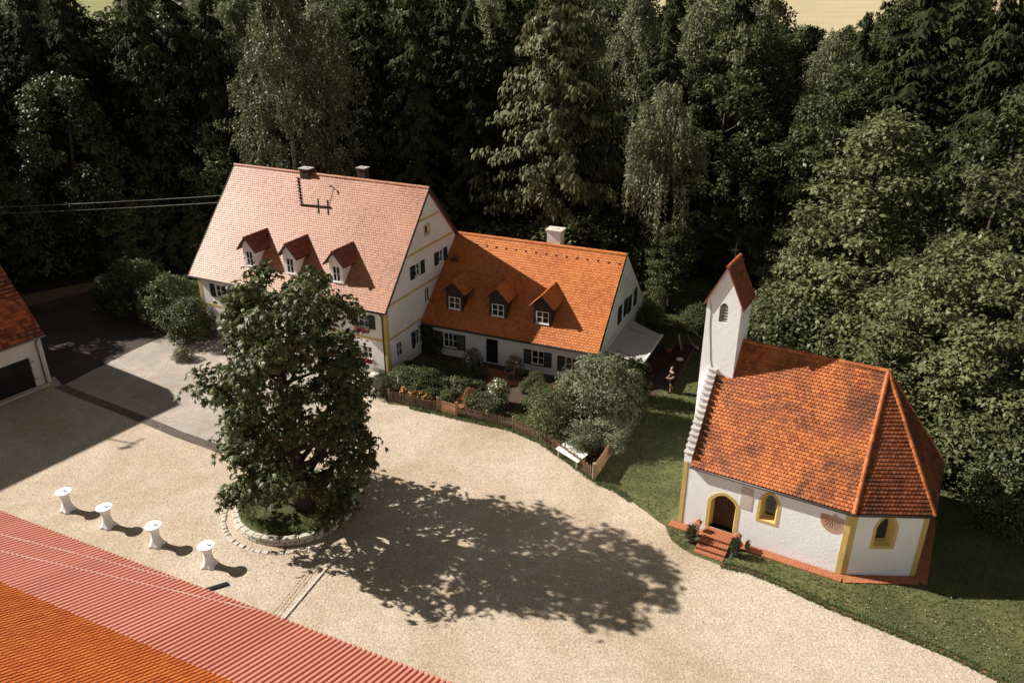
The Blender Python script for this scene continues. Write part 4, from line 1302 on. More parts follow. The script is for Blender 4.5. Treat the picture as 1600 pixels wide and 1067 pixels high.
rb = MB(); rb.prism([(0, FZE), (-FWD, FZJ), (-FWD, FZJ - .12), (0, FZE - .1)], ax, FX0, FX1)
lean = rb.build('lean_to_roof', 'brick_dark', fore)
rb = MB(); rb.prism([(YJ, ZJ), (YR, ZR_), (YB, ZB), (YB, ZB - .14), (YR, ZR_ - .16), (YJ, ZJ - .08)], ax, FX0, FX1)
fr_o = rb.build('roof', 'brick_dark', fore)
# double-roll pantiles on the main slopes
FTW, FTH = 0.305, 0.36
def rib_tile(r):
    prof = [(0.0, 0.030), (0.03, 0.014), (0.07, 0.012), (0.105, 0.032), (0.135, 0.038), (0.163, 0.032), (0.185, 0.014), (0.225, 0.012), (0.26, 0.032), (0.29, 0.038), (0.312, 0.03)]
    mb = MB()
    L_ = FTH + 0.02
    n = len(prof)
    v = [(x, 0, h + .022) for x, h in prof] + [(x, L_, h) for x, h in prof] + [(x, 0, h - .006) for x, h in prof]
    f = [(i, i + 1, n + i + 1, n + i) for i in range(n - 1)] + [(2 * n + i, 2 * n + i + 1, i + 1, i) for i in range(n - 1)]
    f += [(0, n, 2 * n), (n - 1, 3 * n - 1, 2 * n - 1)]
    mb.mesh(v, f, r)
    return mb
slope_len = ORUN / math.cos(OP)
rows = int(round(slope_len / FTH)); ee = slope_len / rows
def tile_place(j, i):
    s_ = j * ee
    return Matrix.Translation((FX0 + (i + 1) * FTW, YJ + .04 - s_ * math.cos(OP), ZJ + s_ * math.sin(OP))) @ Matrix.Rotation(math.pi, 4, 'Z') @ Matrix.Rotation(OP, 4, 'X')
scored = []
for j in range(rows):
    for i in range(int((FX1 - FX0) / FTW)):
        p = np.array((WM @ tile_place(j, i) @ Vector((FTW / 2, FTH / 2, 0))))
        d = p - _O
        zc = d @ _F
        px, py = 800 + F_PX * (d @ _R) / zc, 533.5 - F_PX * (d @ _U) / zc
        vis = zc > 0 and -10 < px < 1610 and -10 < py < 1075
        scored.append((0 if vis else 1, -py, (j, i)))
scored.sort(key=lambda t: t[:2])
TR = (0.25, 0.45, 0.6, 0.85)
tmes = [rib_tile(r).build('roof_tile', 'tile_concrete', me_only=True) for r in TR]
rest = MB()
R_ = random.Random(12)
for k, (v_, _, c) in enumerate(scored):
    r = R_.randrange(4)
    M4 = tile_place(*c) @ Matrix.Translation((R_.uniform(-.004, .004), R_.uniform(-.01, .01), 0)) @ Matrix.Rotation(R_.uniform(-.012, .012), 4, 'Z')
    if k < 300 and v_ == 0:
        o = bpy.data.objects.new('roof_tile', tmes[r]); COL.objects.link(o); o.parent = fr_o
        o.matrix_local = M4
    else:
        base = len(rest.v)
        rest.v.extend([tuple(M4 @ vv_.co) for vv_ in tmes[r].vertices])
        for p_ in tmes[r].polygons:
            rest.f.append(tuple(base + q_ for q_ in p_.vertices)); rest.r.append(TR[r])
rest.build('roof_tiles', 'tile_concrete', fr_o, 'stuff')
ridge_row(fr_o, (FX0, YR, ZR_ + .03), (FX1, YR, ZR_ + .03), 'tile_concrete', 0.42, 0.15)
# lean-to: trapezoid metal sheets, each sheet a piece of its own, five ribs wide
RP, NRIB = 0.19, 5
prof = [(0.0, 0.0), (0.072, 0.0), (0.084, 0.09), (0.178, 0.09), (0.19, 0.0)]
sl_len = math.hypot(FWD, FZJ - FZE)
def sheet_mesh(r):
    mb = MB()
    pts_ = []
    for k in range(NRIB):
        pts_ += [(x + k * RP, h) for x, h in prof[:-1]]
    pts_.append((NRIB * RP + 0.012, 0.001))
    n = len(pts_)
    v = [(x, 0, h) for x, h in pts_] + [(x, sl_len + .02, h) for x, h in pts_] + [(x, 0, h - .012) for x, h in pts_]
    f = [(i, i + 1, n + i + 1, n + i) for i in range(n - 1)] + [(2 * n + i, 2 * n + i + 1, i + 1, i) for i in range(n - 1)]
    mb.mesh(v, f, r)
    return mb.build('roof_sheet', 'sheet_pink', me_only=True)
sms = [sheet_mesh(r) for r in (0.2, 0.5, 0.8)]
for i in range(int((FX1 - FX0) / (NRIB * RP))):
    o = bpy.data.objects.new('roof_sheet', sms[R_.randrange(3)]); COL.objects.link(o); o.parent = lean
    o.matrix_local = Matrix.Translation((FX0 + (i + 1) * NRIB * RP, 0.05, FZE + 0.004 + R_.uniform(0, .006))) @ Matrix.Rotation(math.pi, 4, 'Z') @ Matrix.Rotation(ang, 4, 'X')
fl = MB(); fl.bar((FX0, -FWD + .13, FZJ + .045), (FX1, -FWD + .13, FZJ + .045), 0.07, 0.06); fl.build('flashing', 'sheet_pink', lean)
gt = MB(); gt.tube([(FX0, 0.05, FZE - .11), (FX1, 0.05, FZE - .11)], .06, 8); gt.build('gutter', 'metal_dark', lean, smooth=True)

# dark plank on the gravel by the eave
pa, pb = at(331, 918, .04), at(356, 911, .04)
pk = MB(); pk.bar((pa[0] - .9, pa[1] - .5, .045), (pb[0], pb[1], .045), 0.20, 0.07)
o = pk.build('plank', 'door_black'); tag(o, 'dark plank lying on gravel at the barn eave', 'plank')

# ================================================================== ROUND PLANTER
PC = (-10.72, 32.35); PR = 2.92; PH = 0.42
planter = thing('round_planter', 'round stone planter wall under the chestnut tree', 'planter', (PC[0], PC[1], 0))
m = MB(); m.lathe([(PR - .06, 0), (PR - .06, PH - .05), (PR - .32, PH - .05), (PR - .32, 0)], n=64); m.build('wall_core', 'cobble_dark', planter)
sb = [unit_block('stone', 'stone_pale', 0.44, 0.30, 0.19, 0.03, r) for r in (.3, .7)]
ns = 40
for course in range(2):
    for i in range(ns):
        a = 2 * math.pi * (i + 0.5 * course) / ns + random.uniform(-.006, .006)
        rr = PR - 0.15 + random.uniform(-.012, .012)
        inst('stone', sb[random.randrange(2)], planter, (rr * math.cos(a), rr * math.sin(a), 0.10 + course * 0.205), (random.uniform(-.02, .02), 0, a + math.pi / 2), (random.uniform(.94, 1.02), 1, 1))
m = MB()
NR, NA = 12, 40
vv = [(0, 0, 0.72)]
for i in range(1, NR + 1):
    for j in range(NA):
        a = 2 * math.pi * j / NA; r = (PR - .3) * i / NR
        vv.append((r * math.cos(a), r * math.sin(a), 0.36 + 0.36 * (1 - (i / NR) ** 2) + rng.uniform(-.03, .03)))
ff = [(0, 1 + j, 1 + (j + 1) % NA) for j in range(NA)]
for i in range(NR - 1):
    for j in range(NA):
        ff.append((1 + i * NA + j, 1 + (i + 1) * NA + j, 1 + (i + 1) * NA + (j + 1) % NA, 1 + i * NA + (j + 1) % NA))
m.mesh(vv, ff); m.build('mound', 'lawn', planter, smooth=True)
ring = thing('cobble_ring', 'curved row of white stones set in gravel round the planter', 'paving', (PC[0], PC[1], 0))
cb = [unit_block('stone', 'cobble', sx, 0.22, 0.10, 0.03, r) for sx, r in ((.30, .8), (.24, .6), (.36, .9))]
for row, (rad_r, a0, a1) in enumerate(((PR + 0.46, 2.75, 5.35),)):
    a = a0
    while a < a1:
        k = random.randrange(3)
        inst('stone', cb[k], ring, (rad_r * math.cos(a) + random.uniform(-.02, .02), rad_r * math.sin(a), 0.005 + random.uniform(0, .02)), (random.uniform(-.04, .04), random.uniform(-.04, .04), a + math.pi / 2 + random.uniform(-.08, .08)))
        a += (0.33, 0.27, 0.39)[k] / rad_r

# ================================================================== VEGETATION
class Leaves:
    """collects leaf faces (quads) quickly"""
    def __init__(s, seed):
        s.r = np.random.default_rng(seed); s.V, s.R = [], []
    def add(s, C, D, N, L, Wd, fold=0.15, rnd=None):
        """C base points, D leaf axis, N approx normal (all (n,3)); diamond leaf"""
        n = len(C)
        D = D / (np.linalg.norm(D, axis=1, keepdims=True) + 1e-9)
        S = np.cross(D, N); S /= (np.linalg.norm(S, axis=1, keepdims=True) + 1e-9)
        N2 = np.cross(S, D)
        L = np.broadcast_to(np.asarray(L, float).reshape(-1, 1), (n, 1)); Wd = np.broadcast_to(np.asarray(Wd, float).reshape(-1, 1), (n, 1))
        a = C; t = C + D * L - N2 * L * fold
        m = C + D * L * 0.45 + N2 * L * fold * 0.5
        q = np.stack([a, m + S * Wd / 2, t, m - S * Wd / 2], axis=1)
        s.V.append(q.reshape(-1, 3)); s.R.append(s.r.random(n) if rnd is None else rnd)
    def build(s, name, mat):
        V = np.concatenate(s.V); m = len(V) // 4
        return np_mesh(name, V, np.arange(m * 4).reshape(m, 4), mat, np.concatenate(s.R))
def unit(v):
    return v / (np.linalg.norm(v, axis=-1, keepdims=True) + 1e-9)
def rdir(r, n):
    return unit(r.normal(size=(n, 3)))

def broad_crown(seed, h, rx, z0, lobes=26, clumps=26, leaves=9, ls=0.30, mat='leaf_broad', profile='round', palm=False, droop=0.3, name='crown', inner=0.55, lobe_r=0.34, spread=0.30, lobe_flat=0.62):
    """lobed broadleaf crown: lobes in the envelope, clumps on each lobe, leaves in each clump"""
    r = np.random.default_rng(seed)
    lv = Leaves(seed + 1)
    centers = []
    for i in range(lobes):
        t = (i + r.random()) / lobes              # height fraction in crown
        if profile == 'round':
            w = math.sqrt(max(0.02, 1 - (2 * t - 0.9) ** 2 * 0.85))
        elif profile == 'cone':
            w = (1 - t) ** 0.75 * 0.95 + 0.10
        elif profile == 'chestnut':
            w = float(np.interp(t, [0, .25, .6, .88, 1], [.78, 1, .86, .66, .40]))
        else:                                     # tall oval
            w = (math.sin(math.pi * min(1, 0.14 + 0.80 * t)) ** 0.7)
        a = i * 2.39996 + r.uniform(-.5, .5)
        rr = w * rx * r.uniform(inner, 1.0) * (1 - lobe_r * 0.6)
        centers.append((rr * math.cos(a), rr * math.sin(a), z0 + (h - z0) * (0.04 + 0.90 * t), rx * lobe_r * r.uniform(0.75, 1.25) * (0.55 + 0.6 * w)))
    for (cx, cy, cz, lr) in centers:
        n = int(clumps * (lr / (rx * lobe_r)) ** 1.3) + 4
        d = rdir(r, n)
        out = unit(np.array([[cx, cy, 0.0]]) + 1e-3)
        d = unit(d + out * 0.35 + np.array([[0, 0, 0.28]]))
        c = np.array([[cx, cy, cz]]) + d * lr * r.uniform(0.65, 1.12, (n, 1)) * np.array([[1, 1, lobe_flat]])
        k = leaves
        cc = np.repeat(c, k, 0); dd = np.repeat(d, k, 0)
        jit = r.normal(size=(n * k, 3)) * spread
        jit[:, 2] *= 0.55
        base = cc + jit
        ax_ = unit(dd * 0.7 + rdir(r, n * k) * 0.9 + np.array([[0, 0, -droop]]))
        nn = unit(np.array([[0, 0, 1.0]]) + dd * 0.5 + rdir(r, n * k) * 0.55)
        sz = ls * r.uniform(0.65, 1.3, n * k)
        clr = np.repeat(r.random(n), k) * 0.6 + r.random(n * k) * 0.4
        if not palm:
            lv.add(base, ax_, nn, sz, sz * 0.62, 0.16, clr)
        else:
            s_ = unit(np.cross(ax_, nn)); n2 = np.cross(s_, ax_)
            for f in (-1.25, -0.62, 0, 0.62, 1.25):
                dl = ax_ * math.cos(f) + s_ * math.sin(f) - n2 * 0.28
                lv.add(base, dl, n2, sz * (1.0 - 0.16 * abs(f)), sz * 0.34, 0.2, clr)
    return lv.build(name, mat), centers
def trunk_mesh(seed, h, rb, centers=(), mat='bark', limbs=10, top=0.75, name='trunk', lean=0.03, z_first=0.15):
    r = np.random.default_rng(seed)
    mb = MB()
    k = 7
    pts, rr = [], []
    ph = r.uniform(0, 6)
    for i in range(k + 1):
        t = i / k
        pts.append((math.sin(ph + t * 3) * lean * h * t, math.cos(ph + t * 2.4) * lean * h * t, h * top * t))
        rr.append(rb * (1.25 if i == 0 else 1) * (1 - 0.86 * t) + 0.015)
    mb.tube(pts, rr, 8)
    P = np.array(pts)
    for c in list(centers)[:limbs] if len(centers) <= limbs else [centers[int(j)] for j in np.linspace(0, len(centers) - 1, limbs)]:
        zc = max(h * z_first, c[2] - math.hypot(c[0], c[1]) * 0.75)
        zc = min(zc, h * top * 0.95)
        i = min(k - 1, int(zc / (h * top) * k)); f = zc / (h * top) * k - i
        s = P[i] * (1 - f) + P[i + 1] * f
        rs = rr[i] * 0.5
        mid = (s + np.array(c[:3])) / 2 + np.array([0, 0, -0.06 * h * 0.3]) + r.normal(size=3) * 0.12
        mb.tube([s, mid, np.array(c[:3])], [rs, rs * 0.6, rs * 0.2], 5)
    return mb.build(name, mat, me_only=True, smooth=True)

def conifer(seed, h, rx, z0, mat, whorl=0.5, per=8, sprays=13, sl=0.55, sw=0.16, droop=0.35, hang=0.5, name='crown', taper=0.85, ragged=0.25, zj=0.7):
    """whorled branches carrying hanging needle sprays"""
    r = np.random.default_rng(seed); lv = Leaves(seed + 1)
    nz = int((h - z0) / whorl)
    for i in range(nz):
        z = z0 + (h - z0) * (i + r.uniform(-.3, .3)) / nz
        t = min(1, max(0, (z - z0) / (h - z0)))
        Lb = rx * ((1 - t) ** taper) * (0.72 if t < 0.06 else 1) + 0.18
        for b in range(per if t < 0.8 else max(4, per - 3)):
            L = Lb * r.uniform(1 - ragged * 1.6, 1 + ragged)
            a = 2 * math.pi * b / per + i * 1.1 + r.uniform(-.3, .3)
            z_ = z + r.uniform(-1, 1) * whorl * zj; tilt = r.uniform(.6, 1.4)
            d = np.array([math.cos(a), math.sin(a), 0])
            n = max(4, int(sprays * (L / rx) ** 0.8) + 2)
            s = np.sqrt(r.uniform(0.05, 1.0, n))
            dz = -droop * L * s ** 1.3 + 0.16 * L * np.maximum(0, s - 0.7)
            C = np.array([[0, 0, z_]]) + d[None] * (s * L)[:, None] + np.stack([0 * s, 0 * s, dz * tilt], 1) + r.normal(size=(n, 3)) * 0.10 * zj
            side = np.array([-d[1], d[0], 0])
            w = r.uniform(-1, 1, n)
            D = unit(d[None] * 0.55 + side[None] * w[:, None] * 0.9 + np.array([[0, 0, -hang]]) * r.uniform(0.3, 1.4, (n, 1)))
            N = unit(np.array([[0, 0, 1.0]]) + d[None] * 0.6 + rdir(r, n) * 0.35)
            sz = sl * r.uniform(0.6, 1.25, n)
            clr = r.random(n) * 0.5 + 0.5 * s * r.random()
            lv.add(C, D, N, sz, sw * r.uniform(.7, 1.3, n), 0.12, clr)
            D2 = unit(d[None] * 0.4 - side[None] * w[:, None] * 0.9 + np.array([[0, 0, -hang]]) * r.uniform(0.3, 1.4, (n, 1)))
            lv.add(C, D2, N, sz * 0.85, sw * r.uniform(.7, 1.2, n), 0.12, clr)
    top = np.array([[0, 0, h - 0.5]] * 6); D = unit(np.array([[0, 0, 1.2]]) + rdir(r, 6) * 0.5)
    lv.add(top, D, rdir(r, 6), 0.6, 0.12)
    return lv.build(name, mat)

def weeping(seed, h, rx, z0, mat, strands=900, slen=(0.8, 2.4), step=0.10, ls=0.16, lw=0.07, profile='oval', name='crown', core=True, clump=7, top_bias=1.0, sway=0.12):
    """hanging strands of small leaves grouped in tassels (birch, willow)"""
    r = np.random.default_rng(seed); lv = Leaves(seed + 1)
    groups = strands // clump
    for g in range(groups):
        t = r.random() ** top_bias
        w = math.sin(math.pi * min(0.98, 0.20 + 0.78 * t)) ** 0.75 if profile == 'oval' else math.sqrt(max(0.03, 1 - t ** 1.6))
        a = r.uniform(0, 2 * math.pi)
        rr = rx * w * math.sqrt(r.uniform(0.15, 1.0)) * (1 + 0.22 * math.sin(a * 3 + seed + t * 7))
        gx, gy, gz = rr * math.cos(a), rr * math.sin(a), z0 + (h - z0) * t
        gl = r.uniform(*slen); gc = r.random()
        for s in range(clump):
            L = gl * r.uniform(0.55, 1.1)
            n = max(3, int(L / step))
            q = np.linspace(0, 1, n)
            out = np.array([math.cos(a), math.sin(a), 0])
            off = r.normal(size=3) * np.array([.24, .24, .16])
            dr = r.normal(size=2) * sway
            C = np.stack([gx + off[0] + out[0] * q * .25 + dr[0] * q * L, gy + off[1] + out[1] * q * .25 + dr[1] * q * L, gz + off[2] - q * L + .15 * np.sin(q * 2.5)], 1)
            C += r.normal(size=C.shape) * 0.035
            D = unit(rdir(r, n) * 0.8 + np.array([[0, 0, -0.9]]) + out[None] * .3)
            lv.add(C, D, rdir(r, n) + out[None] * .5 + np.array([[0, 0, .4]]), ls * r.uniform(.6, 1.3, n), lw * r.uniform(.7, 1.3, n), 0.1, 0.45 * gc + 0.55 * r.random(n))
    return lv.build(name, mat)

def plant(name, label, cat, loc, crown, trunk=None, scale=(1, 1, 1), rot=0.0, group=None, crown_name='crown', trunk_name='trunk'):
    t = thing(name, label, cat, loc, rot, group)
    t.scale = scale if hasattr(scale, '__len__') else (scale,) * 3
    o = bpy.data.objects.new(crown_name, crown); COL.objects.link(o); o.parent = t
    if trunk is not None:
        o = bpy.data.objects.new(trunk_name, trunk); COL.objects.link(o); o.parent = t
    return t

# ---- the chestnut in the yard
cm, cc = broad_crown(5, 12.5, 4.5, 0.6, lobes=76, clumps=25, leaves=4, ls=0.27, mat='leaf_chestnut', profile='chestnut', palm=True, droop=0.75, inner=0.5, lobe_r=0.19, spread=0.22)
ct = trunk_mesh(6, 12.5, 0.36, cc, limbs=60, top=0.86, z_first=0.12)
plant('chestnut_tree', 'big dark green chestnut tree growing from the round planter in the yard', 'tree', (PC[0] + 0.65, PC[1] - 0.7, 0.45), cm, ct, (0.98, 1.08, 1.0), 0.1)

# ---- shared tree meshes: (crown, trunk, height, radius)
LIB = {}
def lib_broad(key, seed, h, rx, z0, mat, bark='bark', limbs=12, **kw):
    c, ce = broad_crown(seed, h, rx, z0, mat=mat, **kw)
    LIB[key] = (c, trunk_mesh(seed + 9, h, 0.022 * h, ce, bark, limbs, 0.85), h, rx)
def lib_con(key, seed, h, rx, z0, mat, bark='bark', **kw):
    LIB[key] = (conifer(seed, h, rx, z0, mat, **kw), trunk_mesh(seed + 9, h, 0.014 * h, (), bark, 0, 0.97, lean=0.004), h, rx)
def lib_weep(key, seed, h, rx, z0, mat, bark='bark_birch', limbs=14, **kw):
    r = np.random.default_rng(seed)
    ce = [(rx * .75 * math.cos(k * 2.4), rx * .75 * math.sin(k * 2.4), z0 + (h - z0) * (0.25 + .65 * k / limbs), 1) for k in range(limbs)]
    LIB[key] = (weeping(seed, h, rx, z0, mat, **kw), trunk_mesh(seed + 9, h, 0.011 * h, ce, bark, limbs, 0.95, lean=0.02, z_first=0.3), h, rx)
lib_con('spruce_a', 101, 25, 4.6, 1.5, 'leaf_spruce', sl=0.70, sw=0.20, droop=0.34, hang=0.9, per=10, sprays=22, ragged=0.4, taper=0.7)
lib_con('spruce_b', 111, 24, 3.2, 1.0, 'leaf_spruce', sl=0.70, sw=0.19, droop=0.46, hang=1.2, per=9, sprays=24, ragged=0.5, taper=0.6)
lib_con('larch_a', 121, 23, 4.3, 2.5, 'leaf_larch', whorl=0.55, sl=0.62, sw=0.17, droop=0.16, hang=1.6, per=11, sprays=42, ragged=0.6, taper=0.45, zj=1.8)
lib_con('larch_b', 131, 22, 3.5, 2.0, 'leaf_larch', whorl=0.6, sl=0.58, sw=0.16, droop=0.10, hang=1.4, per=9, sprays=32, ragged=0.6, taper=0.5, zj=1.8)
lib_weep('birch_a', 141, 22, 3.6, 4.0, 'leaf_birch', strands=2900, slen=(0.8, 2.2), step=0.12, ls=0.24, lw=0.13, top_bias=0.9)
lib_weep('birch_b', 151, 20, 3.0, 5.0, 'leaf_birch', strands=2000, slen=(0.8, 1.9), step=0.12, ls=0.24, lw=0.13)
lib_weep('willow', 161, 15.5, 3.0, 8.0, 'leaf_willow', bark='bark', strands=900, slen=(1.5, 5.2), step=0.13, ls=0.26, lw=0.10, profile='dome', clump=10, top_bias=0.45, sway=0.03)
lib_broad('broad_a', 171, 17, 5.2, 2.0, 'leaf_broad', lobes=40, clumps=34, leaves=9, ls=0.35, lobe_r=0.23, inner=0.75, spread=0.25)
lib_broad('broad_b', 181, 14, 4.6, 1.2, 'leaf_beech', lobes=40, clumps=34, leaves=10, ls=0.29, lobe_r=0.23, inner=0.75, spread=0.23)
lib_broad('broad_cone', 191, 17, 5.4, 0.8, 'leaf_beech', profile='cone', lobes=64, clumps=36, leaves=9, ls=0.30, lobe_r=0.21, droop=0.5, inner=0.65, lobe_flat=0.45)
lib_broad('broad_c', 201, 20, 4.6, 4.0, 'leaf_broad', profile='oval', lobes=44, clumps=34, leaves=9, ls=0.36, lobe_r=0.24, inner=0.65)
lib_broad('shrub_a', 211, 4.6, 2.9, 0.1, 'leaf_shrub', lobes=24, clumps=40, leaves=8, ls=0.20, lobe_r=0.34, spread=0.2, limbs=8)
lib_broad('shrub_dark', 215, 4.6, 2.9, 0.1, 'leaf_broad', lobes=24, clumps=40, leaves=8, ls=0.22, lobe_r=0.32, spread=0.2, limbs=8)
lib_broad('shrub_b', 221, 3.2, 2.2, 0.05, 'leaf_broad', lobes=20, clumps=36, leaves=8, ls=0.17, lobe_r=0.36, spread=0.16, limbs=8)
lib_broad('shrub_grey', 231, 4.2, 2.4, 0.2, 'leaf_grey', lobes=26, clumps=44, leaves=9, ls=0.17, lobe_r=0.32, spread=0.2, limbs=8)
lib_broad('bush_small', 241, 1.2, 0.8, 0.0, 'leaf_shrub', lobes=12, clumps=26, leaves=7, ls=0.10, lobe_r=0.42, spread=0.09, limbs=5)
lib_broad('bush_rust', 251, 1.5, 0.7, 0.0, 'leaf_rust', lobes=12, clumps=22, leaves=7, ls=0.10, lobe_r=0.40, spread=0.1, limbs=5)
lib_broad('bush_pale', 261, 2.0, 0.75, 0.05, 'leaf_grey', profile='oval', lobes=16, clumps=22, leaves=7, ls=0.13, lobe_r=0.40, spread=0.12, limbs=6)
lib_broad('box_ball', 271, 1.15, 0.85, 0.0, 'leaf_box', lobes=16, clumps=60, leaves=8, ls=0.06, lobe_r=0.5, spread=0.05, inner=0.3, limbs=4)
lib_con('cypress', 281, 2.6, 0.62, 0.05, 'leaf_spruce', whorl=0.12, sl=0.18, sw=0.06, droop=-0.6, hang=-0.6, per=8, sprays=8, taper=0.6, zj=0.2)
SPECIES = {'spruce_a': ('spruce_tree', 'tree'), 'spruce_b': ('spruce_tree', 'tree'), 'larch_a': ('larch_tree', 'tree'), 'larch_b': ('larch_tree', 'tree'), 'birch_a': ('birch_tree', 'tree'), 'birch_b': ('birch_tree', 'tree'), 'willow': ('weeping_tree', 'tree')}
placed = []
def tree(key, x, y, h, label, wf=1.0, name=None, group=None, cat='tree', rot=None, z=0.0):
    c, t, h0, r0 = LIB[key]
    s = h / h0
    placed.append((x, y))
    nm = name or SPECIES.get(key, ('broadleaf_tree', 'tree'))[0]
    return plant(nm, label, cat, (x, y, z), c, t, (s * wf, s * wf, s), random.uniform(0, 6.28) if rot is None else rot, group)
def tree_px(key, px, py, Y, label, wf=1.0, **kw):
    p = at_y(px, py, Y)
    return tree(key, float(p[0]), float(p[1]), float(p[2]), label, wf, **kw)

# the trees one can pick out
tree_px('birch_a', 425, -25, 67.5, 'tall pale birch with drooping twigs right behind the farmhouse ridge', 1.05)
tree_px('birch_b', 498, 5, 71, 'slimmer birch beside the tall pale birch behind the farmhouse', 1.1)
tree_px('larch_a', 872, -25, 65.5, 'tall light green larch behind the cottage chimney', 1.2)
tree_px('larch_b', 925, 0, 68.5, 'shaggy larch just beyond the cottage roof, beside the tallest larch', 1.0)
tree_px('willow', 1046, 132, 59.5, 'pale weeping tree with long hanging tassels behind the cottage garden', 0.95)
tree_px('broad_cone', 1395, 160, 50, 'broad cone shaped beech tree rising behind the chapel roof', 1.2)
tree_px('broad_b', 1262, 330, 55, 'light green bushy tree between chapel tower and the cone shaped beech', 0.9)
tree_px('broad_a', 1232, 210, 66, 'dark round tree behind the chapel tower', 0.85)
tree_px('spruce_b', 1465, -30, 64, 'huge dark spruce with heavy hanging boughs behind the chapel', 1.45)
tree_px('broad_b', 1585, 235, 45, 'tall leafy tree on the lawn edge right of the chapel', 1.0)
tree_px('broad_b', 1540, 365, 39, 'wide green tree leaning toward the chapel apse', 1.15)
tree_px('broad_b', 1640, 380, 36, 'leafy tree at the end of the chapel lawn', 1.1)
tree_px('broad_b', 50, 222, 70, 'pale green broadleaf tree at the forest edge beyond the barn', 0.9)
tree_px('broad_b', 190, 300, 66, 'low dark broadleaf tree beside the dirt track', 1.0)
tree_px('broad_b', 300, 330, 68, 'bushy tree at the forest edge beside the farmhouse gable', 0.9)
tree_px('birch_b', 1105, -5, 84, 'birch in the forest between weeping tree and spruce', 1.3)
tree_px('birch_a', 1000, -15, 80, 'birch standing behind the larches', 1.0)
tree_px('birch_a', 1190, 10, 90, 'wide silvery birch in the forest behind the chapel tower', 1.15)
tree_px('birch_b', 1310, 45, 80, 'thin birch with bare white limbs behind the chapel', 1.0)
tree_px('larch_b', 1165, 45, 78, 'larch in the forest behind the chapel tower', 1.1)
tree_px('birch_b', 760, -10, 82, 'birch among dark spruces behind the cottage', 1.2)
tree_px('broad_c', 1056, 345, 57.5, 'low dark tree in front of the weeping tree', 1.2)
# the dark spruces and mixed trees that fill the wood
for (px, py, Y, k, wf) in ((20, -35, 76, 'spruce_a', 1.2), (88, -10, 72, 'spruce_a', 1.2), (130, 20, 82, 'spruce_b', 1.2), (205, -45, 74, 'spruce_b', 1.2), (262, -30, 78, 'spruce_a', 1.1), (318, -10, 73, 'spruce_b', 1.0),
                           (575, -40, 74, 'spruce_a', 1.2), (640, -20, 71, 'spruce_b', 1.2), (700, -40, 76, 'spruce_a', 1.2), (735, 5, 70, 'spruce_b', 1.1), (790, -20, 76, 'spruce_a', 1.0), (1060, -15, 88, 'spruce_a', 1.0),
                           (1400, 25, 84, 'spruce_a', 1.1), (1520, -25, 70, 'spruce_a', 1.2), (1590, -20, 66, 'spruce_b', 1.3), (1570, 60, 58, 'spruce_b', 1.3)):
    tree_px(k, px, py, Y, 'dark spruce tree in the wood behind the houses', wf, group='dark spruces in the wood')
R_ = random.Random(77)
for (px, py, Y) in ((40, 130, 80), (130, 170, 76), (220, 190, 74), (300, 150, 78), (560, 190, 78), (640, 230, 74), (720, 240, 72), (780, 210, 74), (990, 160, 76), (1080, 190, 72), (1150, 240, 70), (1200, 130, 80), (1280, 140, 74), (1350, 110, 78), (1130, 320, 64), (1175, 350, 60), (1060, 330, 70), (700, 300, 66), (620, 280, 70), (1540, 220, 56)):
    tree_px('broad_c' if R_.random() < .5 else 'broad_a', px, py, Y, 'dark broadleaf tree in the shade of the wood', R_.uniform(.8, 1.1), group='shaded broadleaf trees in the wood')
for gx in np.arange(-78, 92, 6.0):
    for gy in np.arange(84, 121, 6.5):
        x = gx + R_.uniform(-2.2, 2.2); y = gy + R_.uniform(-2.4, 2.4)
        if abs(x) > y * 0.72 + 8: continue
        if any((x - a) ** 2 + (y - b) ** 2 < 11 for a, b in placed): continue
        k = R_.choice(['spruce_a', 'spruce_b', 'spruce_a', 'broad_c', 'broad_a', 'birch_b', 'larch_b'])
        gap = (x > 0.30 * y and x < 0.43 * y) or (-0.53 * y < x < -0.45 * y)     # lower trees where the fields show
        hh = R_.uniform(17.2, 19.6) if gap else R_.uniform(21.5, 25.0)
        if k.startswith('spruce'):
            lab, grp = 'spruce in the back rows of the wood', 'back row spruces'
        elif k.startswith('birch'):
            lab, grp = 'birch in the back rows of the wood', 'back row birches'
        elif k.startswith('larch'):
            lab, grp = 'larch in the back rows of the wood', 'back row larches'
        else:
            lab, grp = 'broadleaf tree in the back rows of the wood', 'back row broadleaf trees'
        tree(k, x, y, hh, lab, R_.uniform(.95, 1.2), group=grp)
